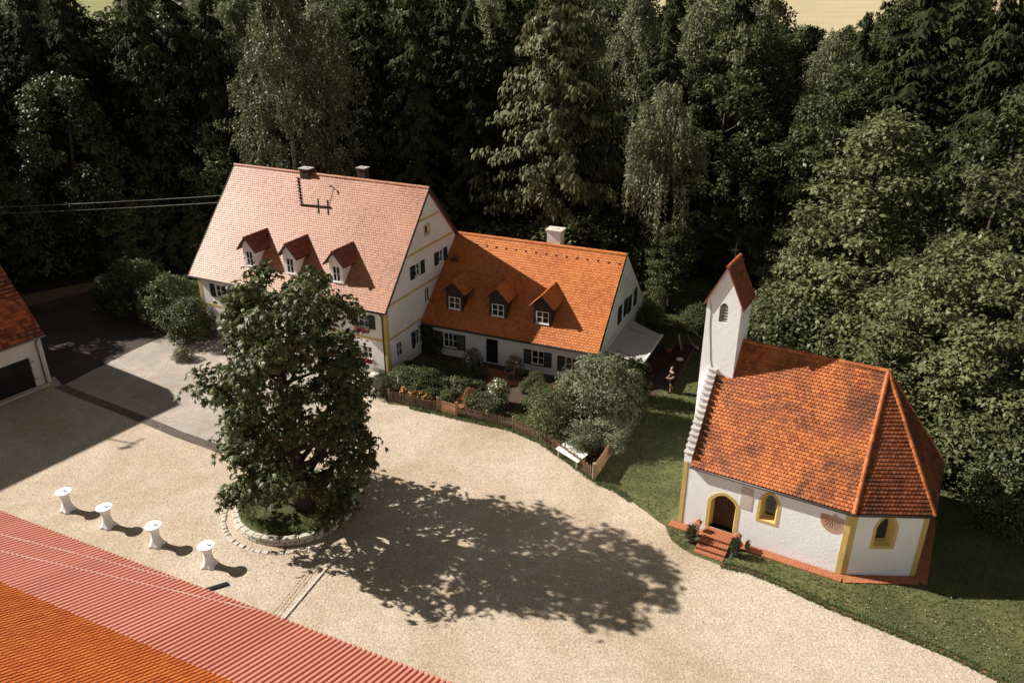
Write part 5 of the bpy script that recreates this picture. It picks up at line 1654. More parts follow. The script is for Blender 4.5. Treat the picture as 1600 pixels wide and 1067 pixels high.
# side of the wood right and left of the view
KIND = {'s': 'dark spruce', 'b': 'broadleaf tree'}
for (x, y, k, h) in ((40, 48, 'spruce_a', 21), (33, 52, 'broad_c', 18), (42, 60, 'spruce_b', 22), (50, 66, 'spruce_a', 23), (36, 33, 'broad_b', 13), (38, 70, 'broad_c', 19), (47, 75, 'spruce_a', 22), (27, 66, 'broad_c', 18), (31, 75, 'spruce_b', 21), (19, 72, 'broad_a', 17), (22, 79, 'broad_c', 20), (14, 76, 'spruce_a', 21)):
    tree(k, x, y, h, KIND[k[0]] + ' in the thick wood beyond the chapel lawn', 1.0, group=KIND[k[0]] + 's beyond the chapel lawn')
for (x, y, k, h) in ((-40, 78, 'spruce_a', 23), (-46, 70, 'spruce_b', 22), (-52, 76, 'spruce_a', 24), (-47, 82, 'broad_c', 20), (-30, 74, 'broad_c', 17), (-25, 70, 'broad_a', 13), (-34, 68, 'broad_a', 11), (-42, 64, 'broad_b', 10), (-54, 66, 'spruce_b', 21), (-20, 72, 'spruce_b', 20),
                     (-49, 60, 'broad_c', 17), (-47, 55, 'broad_a', 15), (-55, 57, 'spruce_b', 20), (-43, 64.5, 'spruce_b', 20), (-40, 70, 'spruce_a', 21), (-46, 61, 'broad_c', 18), (-37, 67, 'broad_c', 17), (-58, 63, 'spruce_a', 21)):
    tree(k, x, y, h, KIND[k[0]] + ' at the forest edge beyond the dirt track', 1.0, group=KIND[k[0]] + 's beyond the dirt track')
# shrubs
for (px, py, Y, k, wf, lab) in ((205, 408, 57.5, 'shrub_dark', 1.0, 'large dark shrub beside the asphalt path and dirt track'), (258, 430, 55, 'shrub_dark', 0.85, 'rounded shrub beside the farmhouse corner strip'), (165, 432, 58.5, 'shrub_dark', 0.8, 'dark shrub where the dirt track meets the path'), (292, 470, 52.2, 'shrub_b', 0.9, 'low shrub at the foot of the farmhouse end wall'),
                               (1200, 480, 50, 'shrub_a', 1.0, 'olive shrub right behind the bell tower'), (1250, 450, 48.5, 'shrub_a', 1.1, 'rounded shrub behind the chapel ridge near the tower'), (1320, 455, 46.5, 'shrub_a', 1.15, 'large shrub behind the middle of the chapel ridge'), (1390, 470, 44.5, 'shrub_a', 1.0, 'large shrub behind the chapel roof apex'), (1275, 395, 54, 'broad_b', 1.1, 'leafy young tree behind the shrubs at the chapel'),
                               (1510, 560, 37.5, 'shrub_a', 1.2, 'thick shrub on the lawn edge by the apse'), (1585, 620, 34, 'shrub_a', 1.1, 'thick shrub under the wide green tree'), (1500, 690, 35.2, 'shrub_b', 1.1, 'low shrub on the shaded lawn behind the apse'), (1590, 720, 31.5, 'shrub_a', 1.0, 'spreading shrub at the dark end of the lawn'),
                               (1022, 448, 55.5, 'shrub_a', 0.62, 'tall leafy shrub against the cottage back corner'), (1012, 480, 53.4, 'shrub_b', 0.7, 'shrub beside the terrace behind the awning'), (1090, 478, 53.8, 'shrub_b', 0.85, 'dark dome shaped shrub on the back lawn'), (1120, 470, 55, 'shrub_b', 0.8, 'dark shrub on the back lawn behind the tower'),
                               (283, 546, 49.0, 'box_ball', 1.2, 'clipped low bush on the grey paving by the farmhouse')):
    p = at_y(px, py, Y)
    tree(k, float(p[0]), float(p[1]), max(0.7, float(p[2])), lab, wf, name='shrub' if not k.startswith('broad') else None, cat='shrub' if not k.startswith('broad') else 'tree')
# understory closing the foot of the wood
for i in range(46):
    x = -44 + i * 2.0 + R_.uniform(-1, 1); y = 64 + R_.uniform(-1.5, 7) - (1.5 if x > -5 else 0) + (0.0 if x > -18 else 2)
    if 9 < x < 19 and y < 66: y += 5
    tree(R_.choice(['shrub_a', 'shrub_b', 'broad_b']), x, y, R_.uniform(3.0, 6.5), 'undergrowth bush at the shaded foot of the wood', R_.uniform(1, 1.3), name='shrub', group='undergrowth at the foot of the wood', cat='shrub')

# ================================================================== GARDEN OF THE COTTAGE
# picket fence: posts, rails and single pickets
fence_px = [(607, 627), (640, 634), (684, 643)]
fence_px2 = [(714, 651), (760, 661), (800, 671), (842, 688), (880, 714), (928, 750)]
pk_me = []
for hgt_ in (0.74, 0.70, 0.78):
    b = MB()
    b.mesh([(-.026, -.010, 0), (.026, -.010, 0), (.026, .010, 0), (-.026, .010, 0), (-.026, -.010, hgt_ - .05), (.026, -.010, hgt_ - .05), (.026, .010, hgt_ - .05), (-.026, .010, hgt_ - .05), (0, -.010, hgt_), (0, .010, hgt_)],
           [(0, 1, 5, 8, 4), (3, 7, 9, 6, 2), (0, 4, 7, 3), (1, 2, 6, 5), (4, 8, 9, 7), (8, 5, 6, 9)], 0.5)
    pk_me.append(b.build('picket', 'wood_fence', me_only=True))
def fence(name, label, pts, post_every=2.0, step=0.105):
    P = [Vector((*g2(*q), 0)) for q in pts]
    t = thing(name, label, 'fence', P[0])
    o0 = P[0]
    acc = 0; pacc = 0
    for i in range(len(P) - 1):
        a, b = P[i], P[i + 1]; d = b - a; L = d.length; d.normalize(); yaw = math.atan2(d.y, d.x); s = Vector((-d.y, d.x, 0))
        for z in (0.22, 0.58):
            r = MB(); r.bar(a - o0 + s * .035 + Vector((0, 0, z)), b - o0 + s * .035 + Vector((0, 0, z)), 0.04, 0.06); r.build('rail', 'wood_fence', t)
        x = 0.06
        while x < L - .04:
            p = a + d * x - o0
            inst('picket', pk_me[random.randrange(3)], t, (p.x, p.y, 0.03 + random.uniform(-.015, .015)), (random.uniform(-.03, .03), random.uniform(-.03, .03), yaw))
            x += step
        n = max(1, int(L / post_every))
        for k in range(n + (1 if i == len(P) - 2 else 0)):
            p = a + d * (L * k / n) - o0 + s * .10
            m = MB(); m.tube([(p.x, p.y, 0), (p.x, p.y, 0.84)], 0.045, 7); m.build('post', 'wood_post', t)
    return t
fence('picket_fence', 'short picket fence between clipped box ball and garden gate', fence_px)
fence('picket_fence', 'long curving picket fence from the garden gate to the corner post', fence_px2)
gt_ = thing('garden_gate', 'low wooden gate of reddish pickets between two pale posts', 'gate', (*g2(685, 643), 0))
o0 = Vector((*g2(685, 643), 0)); e0 = Vector((*g2(713, 651), 0)) - o0
gpk = MB(); gpk.mesh([v for v in ((-.035, -.011, 0), (.035, -.011, 0), (.035, .011, 0), (-.035, .011, 0), (-.035, -.011, .78), (.035, -.011, .78), (.035, .011, .78), (-.035, .011, .78))], [(3, 2, 1, 0), (4, 5, 6, 7), (0, 1, 5, 4), (1, 2, 6, 5), (2, 3, 7, 6), (3, 0, 4, 7)])
gme = gpk.build('picket', 'wood_panel', me_only=True)
gy = math.atan2(e0.y, e0.x)
for i in range(11):
    p = e0 * ((i + 0.8) / 11.6); inst('picket', gme, gt_, (p.x, p.y, 0.06), (0, 0, gy))
for z in (0.25, 0.65):
    r = MB(); s = Vector((-e0.y, e0.x, 0)).normalized() * .04; r.bar(e0 * .03 + s + Vector((0, 0, z)), e0 * .97 + s + Vector((0, 0, z)), .03, .07); r.build('rail', 'wood_panel', gt_)
for f_ in (-0.03, 1.03):
    m = MB(); p = e0 * f_; m.box(p.x - .06, p.x + .06, p.y - .06, p.y + .06, 0, 1.0); m.build('post', 'wood_post', gt_)
# close-boarded return at the corner
bo = thing('board_fence', 'orange brown close boarded fence running back from the corner post', 'fence', (*g2(928, 750), 0))
o0 = Vector((*g2(930, 750), 0)); e1 = Vector((*g2(986, 668), 0)) - o0
L = e1.length; ya = math.atan2(e1.y, e1.x)
bme = MB(); bme.box(-.062, .062, -.014, .014, 0, 0.95); bme = bme.build('board', 'wood_panel', me_only=True)
for i in range(int(L / .13)):
    p = e1 * ((i + .5) * .13 / L); inst('board', bme, bo, (p.x, p.y, 0.02 + random.uniform(-.02, .02)), (0, random.uniform(-.01, .01), ya))
m = MB(); m.box(-.09, .09, -.09, .09, 0, 1.05); m.build('corner_post', 'wood_post', bo)
for z in (0.25, 0.75):
    r = MB(); s = Vector((-e1.y, e1.x, 0)).normalized() * .035; r.bar(s + Vector((0, 0, z)), e1 + s + Vector((0, 0, z)), .03, .06); r.build('rail', 'wood_panel', bo)
# brick path from the gate to the cottage door and paving along the wall
gp_ = [g2(688, 641), g2(712, 647), g2(745, 618), g2(790, 600), g2(860, 615), g2(880, 606), g2(800, 586), g2(776, 577), g2(757, 573), g2(745, 590), g2(722, 615)]
sheet('garden_path', gp_, 0.022, 'patio')
pb = MB(); R_ = random.Random(31)
gx0, gx1 = min(p[0] for p in gp_), max(p[0] for p in gp_); gy0, gy1 = min(p[1] for p in gp_), max(p[1] for p in gp_)
yy = gy0
j = 0
while yy < gy1:
    xx = gx0 + (0.11 if j % 2 else 0)
    while xx < gx1:
        if in_poly(xx + .1, yy + .05, gp_):
            pb.box(xx, xx + .208, yy, yy + .098, 0.02, 0.045 + R_.uniform(0, .01), R_.random())
        xx += .22
    yy += .11; j += 1
gp_o = bpy.data.objects['garden_path']
pb.build('path_bricks', 'brick_red', gp_o, 'stuff')

def bush(key, px, py, h, label, wf=1.0, name='garden_shrub', cat='shrub', group=None):
    p = g2(px, py)
    return tree(key, p[0], p[1], h, label, wf, name=name, cat=cat, group=group)
bush('shrub_a', 862, 676, 2.9, 'dense dark leafed shrub behind the picket fence', 0.85)
bush('shrub_grey', 938, 668, 4.4, 'fluffy grey green tree in front of the cottage gable', 0.92, 'garden_tree', 'tree')
bush('shrub_grey', 905, 655, 3.0, 'smaller fluffy grey green tree between dark shrub and cottage wall', 0.9, 'garden_tree', 'tree')
bush('shrub_grey', 912, 702, 1.75, 'low spreading grey green shrub over the white garden table', 1.15)
bush('shrub_grey', 945, 700, 2.0, 'grey green shrub beside the close boarded fence', 1.1)
bush('shrub_a', 985, 650, 3.0, 'dark shrub beside the awning rail', 0.55)
bush('cypress', 990, 628, 2.9, 'slim dark cypress below the awning corner', 1.0)
bush('cypress', 1003, 622, 2.2, 'short dark cypress near the awning corner post', 1.1)
bush('bush_pale', 778, 634, 1.8, 'tall pale flowering shrub by the brick path', 0.9)
bush('bush_small', 748, 638, 1.0, 'olive shrub behind the fence next to the gate', 1.2)
bush('bush_rust', 735, 634, 1.2, 'rust coloured shrub beside the brick path', 0.85)
bush('bush_small', 766, 647, 0.8, 'low bluish shrub behind the picket fence', 1.1)
bush('bush_pale', 739, 582, 1.7, 'rounded shrub with pale flowers under the cottage window', 0.95)
bush('bush_small', 750, 592, 0.8, 'low shrub left of the cottage door', 1.2)
bush('bush_pale', 803, 590, 1.55, 'rose bush growing on the cottage wall right of the door', 0.9)
bush('box_ball', 601, 617, 1.15, 'clipped box ball beside the farmhouse corner', 1.0)
for i, (px, py, h) in enumerate(((628, 596, 1.1), (640, 604, 1.3), (655, 596, 1.0), (665, 608, 1.4), (680, 600, 1.1), (690, 612, .9), (705, 600, .8), (715, 612, 1.0), (672, 622, .7), (650, 618, .7), (700, 625, .7), (722, 597, .7), (640, 584, .9), (662, 580, .9), (690, 583, .8), (708, 588, .9), (730, 606, .8), (745, 610, .7), (820, 612, .7), (845, 620, .9), (835, 600, .8))):
    bush('bush_small' if i % 3 else 'shrub_b', px, py, h, 'low dark green plant in the shaded flower bed', 1.15 if i % 3 else 1.0, 'bed_plant', 'plant', 'plants in the shaded flower bed')
# climber on the cottage's left corner
vl = Leaves(401); r = np.random.default_rng(402)
n = 2600
U_ = r.normal(0.35, 0.42, n); Z_ = r.uniform(0, 2.15, n); U_ *= (0.75 + 0.35 * np.sin(Z_ * 2)); 
C_ = np.stack([np.clip(U_, -.25, 1.35), -0.06 - np.abs(r.normal(0, .16, n)), Z_], 1)
vl.add(C_, unit(rdir(r, n) + np.array([[0, -.4, -.6]])), unit(rdir(r, n) * .6 + np.array([[0, -1, .5]])), .14 * r.uniform(.6, 1.3, n), .10, .15)
cl = thing('climbing_plant', 'dark climber covering the corner where cottage and farmhouse meet', 'climber', (C_O[0], C_O[1], 0), C_YAW)
link_mesh('foliage', vl.build('foliage', 'leaf_broad'), None, cl)
st = MB(); st.tube([(0.3, -.08, 0), (0.25, -.07, .9), (0.5, -.07, 1.9)], [.04, .03, .015], 5); st.tube([(0.35, -.08, .3), (0.7, -.07, 1.5)], [.03, .012], 5); st.build('stem', 'bark', cl)
# blossoms
def blossoms(name, label, c, rx, rz, n, mat, size, seed, cat='flowers'):
    r = np.random.default_rng(seed); lv = Leaves(seed)
    d = rdir(r, n); d[:, 2] = np.abs(d[:, 2])
    C = np.array([c]) + d * np.array([[rx, rx, rz]]) * r.uniform(.8, 1.05, (n, 1))
    for k in range(5):
        a = 2 * math.pi * k / 5
        s1 = unit(np.cross(d, np.array([[0.3, 0.2, 1.0]]))); s2 = np.cross(d, s1)
        lv.add(C, s1 * math.cos(a) + s2 * math.sin(a) + d * .4, d, size, size * .8, .1)
    o = link_mesh(name, lv.build(name, mat), None, None, 'stuff'); tag(o, label, cat); return o
p = g2(803, 590); blossoms('rose_blossoms', 'salmon red rose blossoms right of the cottage door', (p[0], p[1], .55), .62, 1.05, 46, 'petal_pink', .09, 1)
p = g2(739, 582); blossoms('pale_blossoms', 'pale blossoms on the shrub under the cottage window', (p[0], p[1], .6), .62, 1.1, 34, 'petal_white', .075, 2)
p = g2(778, 634); blossoms('cream_blossoms', 'cream blossoms on the tall shrub by the path', (p[0], p[1], .8), .6, 1.15, 34, 'petal_white', .075, 3)
for i, (px, py) in enumerate(((632, 622), (645, 625), (657, 628), (668, 632))):
    p = g2(px, py)
    blossoms('orange_flowers', 'clump of orange and yellow flowers leaning on the picket fence', (p[0], p[1], .35), .34, .42, 40, 'petal_orange', .06, 10 + i)['group'] = 'orange flowers along the fence'
    o = tree('bush_small', p[0], p[1], .62, 'leafy clump under the orange flowers', .62, name='flower_plant', cat='plant', group='leafy clumps along the fence')
# flower boxes at the farmhouse
def m_world(u, n, z):
    c, s = math.cos(M_YAW), math.sin(M_YAW)
    return (M_O[0] + c * u - s * n, M_O[1] + s * u + c * n, z)
for i, (u, z, w, lab, mat) in enumerate(((-1.62, 0.98, .78, 'window box of bright red geraniums at the lower window', 'petal_red'), (-1.72, 3.16, .9, 'window box of dull red geraniums at the upper corner window', 'petal_red'), (-4.55, 0.98, .78, 'window box of red geraniums behind the chestnut, lower window', 'petal_red'), (-4.65, 3.16, .9, 'window box of red geraniums behind the chestnut, upper window', 'petal_red'))):
    fx = thing('flower_box', lab, 'flower box', m_world(u, -.20, z), M_YAW)
    b = MB(); b.box(-w / 2, w / 2, -.09, .09, -.2, -.03); b.build('box', 'wood_dark', fx)
    r = np.random.default_rng(60 + i); lv = Leaves(61 + i); n = 90
    C = np.stack([r.uniform(-w / 2 - .08, w / 2 + .08, n), r.normal(-.05, .08, n), r.normal(-.02, .10, n)], 1)
    lv.add(C, unit(rdir(r, n) + np.array([[0, -.5, 0]])), rdir(r, n), .10, .08); link_mesh('foliage', lv.build('foliage', 'leaf_shrub'), None, fx)
    lv = Leaves(70 + i); n = 80 if i == 0 else 45
    C = np.stack([r.uniform(-w / 2 - .12, w / 2 + .12, n), r.normal(-.10, .09, n), r.normal(-.01, .10, n)], 1)
    for k in range(4):
        lv.add(C, rdir(r, n) + np.array([[0, -.4, .3]]), rdir(r, n), .09, .075)
    link_mesh('blossoms', lv.build('blossoms', mat), None, fx)
# bench
bn = thing('bench', 'pale green wooden bench against the farmhouse front wall', 'bench', m_world(-2.95, -.55, 0), M_YAW)
for i in range(3):
    b = MB(); b.box(-.6, .6, -.22 + i * .145, -.09 + i * .145, .42, .45); b.build('seat_slat', 'bench_green', bn)
for i in range(3):
    b = MB(); b.box(-.6, .6, .22 + i * .02, .245 + i * .02, .52 + i * .14, .63 + i * .14); b.build('back_slat', 'bench_green', bn)
for sx in (-.52, .52):
    for sy in (-.17, .2):
        b = MB(); b.box(sx - .03, sx + .03, sy - .03, sy + .03, 0, .42 if sy < 0 else .94); b.build('leg', 'bench_green', bn)
# tub and stones by the corner
tu = thing('stone_tub', 'round pale stone tub with dark water by the farmhouse corner', 'tub', (*g2(570, 597), 0))
b = MB(); b.lathe([(.30, 0), (.40, .12), (.43, .42), (.36, .44), (.33, .34), (.0, .34)], n=20); b.build('bowl', 'stone_pale', tu, smooth=True)
b = MB(); b.lathe([(.33, .352), (.0, .354)], n=20); b.build('water', 'glass', tu)
b = MB(); b.lathe([(.26, 0), (.34, .15), (.24, .32), (.05, .38)], n=9, rfun=lambda a, z: 1 + .18 * math.sin(a * 2.3 + z * 5)); o = b.build('boulder', 'stone_pale'); o.location = (*g2(586, 590), 0); tag(o, 'white boulder between stone tub and box ball', 'boulder')
gn = thing('garden_statue', 'small pale garden figure on a post beside the picket fence', 'statue', (*g2(624, 612), 0))
b = MB(); b.lathe([(.09, 0), (.07, .1), (.06, .55), (.1, .6), (.1, .64)], n=10); b.build('pedestal', 'stone_pale', gn, smooth=True)
b = MB(); b.lathe([(.07, .642), (.09, .75), (.06, .9), (.035, .93), (.055, .98), (.05, 1.05), (.01, 1.1)], n=10); b.build('figure', 'stone_pale', gn, smooth=True)
# white garden table behind the corner of the fence
gtb = thing('garden_table', 'white garden table half hidden under grey green leaves in fence corner', 'table', (0, 0, 0))
q0 = [at(868, 700.6, .55), at(902.7, 722.4, .55), at(919, 709, .55), at(884, 689, .55)]
q0 = [Vector(p) for p in q0]
ctr = sum(q0, Vector()) / 4
gtb.location = (ctr.x, ctr.y, 0)
b = MB(); b.hexa([p - Vector((ctr.x, ctr.y, .04)) for p in q0] + [p - Vector((ctr.x, ctr.y, 0)) for p in q0]); b.build('top', 'white_paint', gtb)
for p in q0:
    w = (p - ctr) * .82; b = MB(); b.box(w.x - .03, w.x + .03, w.y - .03, w.y + .03, 0, .508); b.build('leg', 'white_paint', gtb)

# ================================================================== STANDING TABLES
def table_cover():
    b = MB()
    def rf_(a, z):      # cloth pulled out to four feet near the ground
        k = max(0, (0.55 - z) / 0.55)
        return 1 + 0.42 * k * k * (math.cos(4 * a) * 0.5 + 0.5) - 0.10 * k * k
    prof = [(.315, 0.02), (.28, .10), (.245, .22), (.21, .38), (.19, .55), (.19, .70), (.215, .85), (.27, .97), (.34, 1.06), (.365, 1.085)]
    b.lathe(prof, n=32, rfun=rf_)
    return b.build('stretch_cover', 'cloth_white', me_only=True, smooth=True)
cov = table_cover()
b = MB(); b.lathe([(.372, 1.085), (.378, 1.10), (.372, 1.115), (.0, 1.118)], n=32); topme = b.build('top_cap', 'cloth_white', me_only=True, smooth=False)
b = MB(); b.lathe([(.035, 0), (.035, .03)], n=8); footme = b.build('foot', 'metal_dark', me_only=True)
b = MB(); b.lathe([(.05, 0), (.075, .035), (.065, .035), (.045, .012), (0, .012)], n=14); dish = b.build('glass_dish', 'dish_glass', me_only=True, smooth=True)
tabs = [(107, 797, 'standing table in white stretch cover, farthest of the four from the gutter'), (170, 822, 'standing table in white stretch cover, second of the row from the barn shadow'), (246, 851, 'standing table in white stretch cover, third of the row from the barn shadow'), (328, 883, 'standing table in white stretch cover beside the dark plank')]
for i, (px, py, lab) in enumerate(tabs):
    p = g2(px, py)
    t = thing('standing_table', lab, 'table', (p[0], p[1], 0.008), 0.35 + i * 0.1, 'standing tables in the yard')
    inst('stretch_cover', cov, t, (0, 0, 0)); inst('top_cap', topme, t, (0, 0, 0))
    for k in range(4):
        a = k * math.pi / 2; inst('foot', footme, t, (.36 * math.cos(a), .36 * math.sin(a), 0))
    o = inst('glass_dish', dish, None, (p[0] + (.05, .08, .1, .1)[i], p[1] + .03, 1.1275)); tag(o, 'small glass dish on the ' + ('first', 'second', 'third', 'last')[i] + ' white standing table', 'dish', 'dishes on the standing tables')

# ================================================================== THINGS BY THE CHAPEL AND THE TERRACE
def k_world(u, n, z=0):
    c, s = math.cos(K_YAW), math.sin(K_YAW)
    return (K_O[0] + c * u - s * n, K_O[1] + s * u + c * n, z)
for (u, n, lab) in ((1.02, -1.15, 'small clipped conifer in a pot at the west end of the chapel steps'), (3.05, -1.05, 'small clipped conifer in a pot beside the chapel steps, under the window side')):
    t = thing('potted_conifer', lab, 'plant', k_world(u, n), 0)
    b = MB(); b.lathe([(.13, 0), (.17, .2), (.185, .24), (.15, .24), (.14, .2), (0, .2)], n=12); b.build('pot', 'cobble_dark', t, smooth=True)
    o = inst('crown', LIB['cypress'][0], t, (0, 0, .18), (0, 0, u), (.40, .40, .30))
for (u, n, lab) in ((1.12, -.55, 'little house shaped lantern beside the chapel door, yellow surround side'), (3.0, -.62, 'little house shaped lantern behind the potted conifer by the steps')):
    t = thing('lantern', lab, 'lantern', k_world(u, n, 0), K_YAW)
    b = MB(); b.box(-.06, .06, -.06, .06, 0, .55); b.build('post', 'bleached_wood', t)
    b = MB(); b.box(-.10, .10, -.10, .10, .552, .76); b.build('body', 'stone_pale', t)
    b = MB(); b.mesh([(-.17, -.17, .762), (.17, -.17, .762), (.17, .17, .762), (-.17, .17, .762), (0, 0, 1.0)], [(0, 1, 4), (1, 2, 4), (2, 3, 4), (3, 0, 4), (3, 2, 1, 0)]); b.build('roof', 'terracotta', t)
t = thing('garden_jug', 'tan stoneware jug on the brick apron right of the chapel steps', 'jug', k_world(3.42, -.33, .07))
b = MB(); b.lathe([(.10, 0), (.15, .12), (.14, .25), (.07, .34), (.06, .42), (.085, .46)], n=14); b.build('body', 'wood_post', t, smooth=True)
b = MB(); b.tube([(.07, 0, .42), (.17, 0, .36), (.14, 0, .22)], .016, 6); b.build('handle', 'wood_post', t)
# terrace corner: terracotta pot with a plant, two leaning cream canvases, a cushion
p = g2(1044, 552)
t = thing('potted_plant', 'terracotta pot with leafy plant at the terrace corner', 'plant', (p[0], p[1], .09))
b = MB(); b.lathe([(.20, 0), (.28, .4), (.31, .46), (.26, .46), (.25, .4), (0, .4)], n=14); b.build('pot', 'terracotta', t, smooth=True)
o = inst('crown', LIB['bush_small'][0], t, (0, 0, .38), (0, 0, 0), (.5, .5, .7))
for (px, py, yaw_, lab, curve) in ((1066, 548, 1.1, 'flat cream canvas screen leaning beside the terrace', 0), (1079, 546, 1.5, 'curved cream canvas chair beside the terrace', 1)):
    p = g2(px, py)
    b = MB(); v = []
    for i in range(9):
        s = i / 8
        y_ = -.55 + 0.9 * s if curve else s * .35
        z_ = (.18 + 1.15 * s ** 2.2) if curve else 1.15 * s + .02
        for x_ in (-.28, .28):
            v.append((x_, y_, z_)); v.append((x_, y_ + .02, z_ - .03))
    f = []
    for i in range(8):
        a = i * 4
        f += [(a, a + 2, a + 6, a + 4), (a + 1, a + 5, a + 7, a + 3), (a, a + 4, a + 5, a + 1), (a + 2, a + 3, a + 7, a + 6)]
    b.mesh(v, f)
    t = thing('canvas_chair' if curve else 'canvas_screen', lab, 'chair' if curve else 'screen', (p[0], p[1], .01), yaw_)
    b.build('cloth', 'canvas_cream', t, smooth=True)
    for x_ in (-.3, .3):
        l = MB(); l.tube([(x_, -.5 if curve else -.02, 0), (x_, .45 if curve else .36, 1.2)], .018, 6); l.build('frame', 'wood_fence', t)
        l = MB(); l.tube([(x_, .5, 0), (x_, .1 if curve else .3, .55)], .016, 6); l.build('leg', 'wood_fence', t)
p = g2(1062, 563); b = MB(); b.lathe([(.02, 0), (.22, .03), (.26, .07), (.2, .12), (.02, .14)], n=12); o = b.build('cushion', 'cloth_white', smooth=True); o.location = (p[0], p[1], .02); tag(o, 'small white cushion lying on grass beside the terrace', 'cushion')
rl = thing('garden_rail', 'low wooden rail behind the terrace', 'rail', (*g2(1048, 522), 0))
b = MB(); b.bar((-1.0, .0, .8), (1.6, .1, .8), .05, .07); b.build('rail', 'wood_fence', rl)
for x_ in (-.9, .3, 1.5):
    b = MB(); b.box(x_ - .04, x_ + .04, -.0, .08, 0, .77); b.build('post', 'wood_fence', rl)

# --- person walking on the grass: one skinned body, clothes and hair as children
p = g2(1047, 613)
per = thing('person', 'person in black top and shorts walking on the shaded grass by the terrace', 'person', (p[0], p[1], 0.012), rad(200))
def skin_body(name, V, E_, Rr, mat, parent, sub=2, root=0):
    me = bpy.data.meshes.new(name); me.from_pydata(V, E_, []); me.materials.append(MATS[mat])
    o = link_mesh(name, me, None, parent)
    bm = bmesh.new(); bm.from_mesh(me); sk = bm.verts.layers.skin.verify(); bm.verts.ensure_lookup_table()
    for i, v in enumerate(bm.verts):
        v[sk].radius = Rr[i] if hasattr(Rr[i], '__len__') else (Rr[i], Rr[i]); v[sk].use_root = (i == root)
    bm.to_mesh(me); bm.free()
    m = o.modifiers.new('skin', 'SKIN'); m.use_smooth_shade = True
    m2 = o.modifiers.new('subd', 'SUBSURF'); m2.levels = sub; m2.render_levels = sub
    return o
# x = facing direction, y = left, z = up
V = [(0, 0, .95), (0, 0, 1.10), (.0, 0, 1.25), (0, 0, 1.42), (.01, 0, 1.52), (.03, 0, 1.60), (.03, 0, 1.70), (.02, 0, 1.77),
     (0, .17, 1.42), (-.03, .22, 1.16), (.16, .14, 1.06), (.24, .07, 1.08),
     (0, -.17, 1.42), (-.04, -.22, 1.16), (.14, -.16, 1.04), (.23, -.09, 1.06),
     (0, .09, .90), (.10, .10, .50), (.06, .10, .09), (.18, .10, .04),
     (0, -.09, .90), (-.06, -.10, .50), (-.22, -.10, .12), (-.12, -.10, .04)]
E_ = [(0, 1), (1, 2), (2, 3), (3, 4), (4, 5), (5, 6), (6, 7), (3, 8), (8, 9), (9, 10), (10, 11), (3, 12), (12, 13), (13, 14), (14, 15), (0, 16), (16, 17), (17, 18), (18, 19), (0, 20), (20, 21), (21, 22), (22, 23)]
Rr = [(.13, .15), (.115, .13), (.12, .145), (.10, .13), (.055, .055), (.075, .07), (.098, .08), (.06, .055), .06, .045, .035, .03, .06, .045, .035, .03, .09, .06, .04, .035, .09, .06, .04, .035]
skin_body('body', V, E_, Rr, 'skin', per)
Vt = [(0, 0, .93), (0, 0, 1.10), (0, 0, 1.25), (0, 0, 1.43), (0, .17, 1.42), (-.022, .208, 1.24), (0, -.17, 1.42), (-.03, -.21, 1.24)]
skin_body('shirt', Vt, [(0, 1), (1, 2), (2, 3), (3, 4), (4, 5), (3, 6), (6, 7)], [(.155, .172), (.135, .15), (.14, .165), (.115, .145), .078, .066, .078, .066], 'cloth_black', per)
Vs = [(0, 0, .97), (0, .09, .90), (.075, .10, .60), (0, -.09, .90), (-.045, -.10, .60)]
skin_body('shorts', Vs, [(0, 1), (1, 2), (0, 3), (3, 4)], [(.15, .168), .112, .092, .112, .092], 'cloth_black', per)
skin_body('hair', [(.0, 0, 1.80), (-.03, 0, 1.74), (-.055, 0, 1.64)], [(0, 1), (1, 2)], [(.085, .08), (.092, .10), (.055, .07)], 'hair', per)
for (hx, hy, hz, sgn) in ((.24, .07, 1.08, 1), (.23, -.09, 1.06, -1)):
    for k, (ln, off) in enumerate(((.075, -.027), (.085, -.009), (.08, .009), (.065, .026))):
        skin_body('finger', [(hx + .015, hy + off, hz), (hx + .05, hy + off, hz - .012), (hx + .015 + ln, hy + off * 1.1, hz - .04)], [(0, 1), (1, 2)], [.011, .010, .008], 'skin', per, 1)
    skin_body('thumb', [(hx, hy - sgn * .03, hz + .005), (hx + .03, hy - sgn * .055, hz + .01), (hx + .055, hy - sgn * .06, hz)], [(0, 1), (1, 2)], [.012, .011, .009], 'skin', per, 1)
for (x_, y_) in ((.10, .10), (-.18, -.10)):
    b = MB(); b.lathe([(.05, 0.0), (.055, .03), (.045, .08), (.02, .10)], n=10); o = b.build('shoe', 'cloth_black', per, smooth=True); o.location = (x_, y_, 0); o.scale = (2.2, 1.0, 1.0)

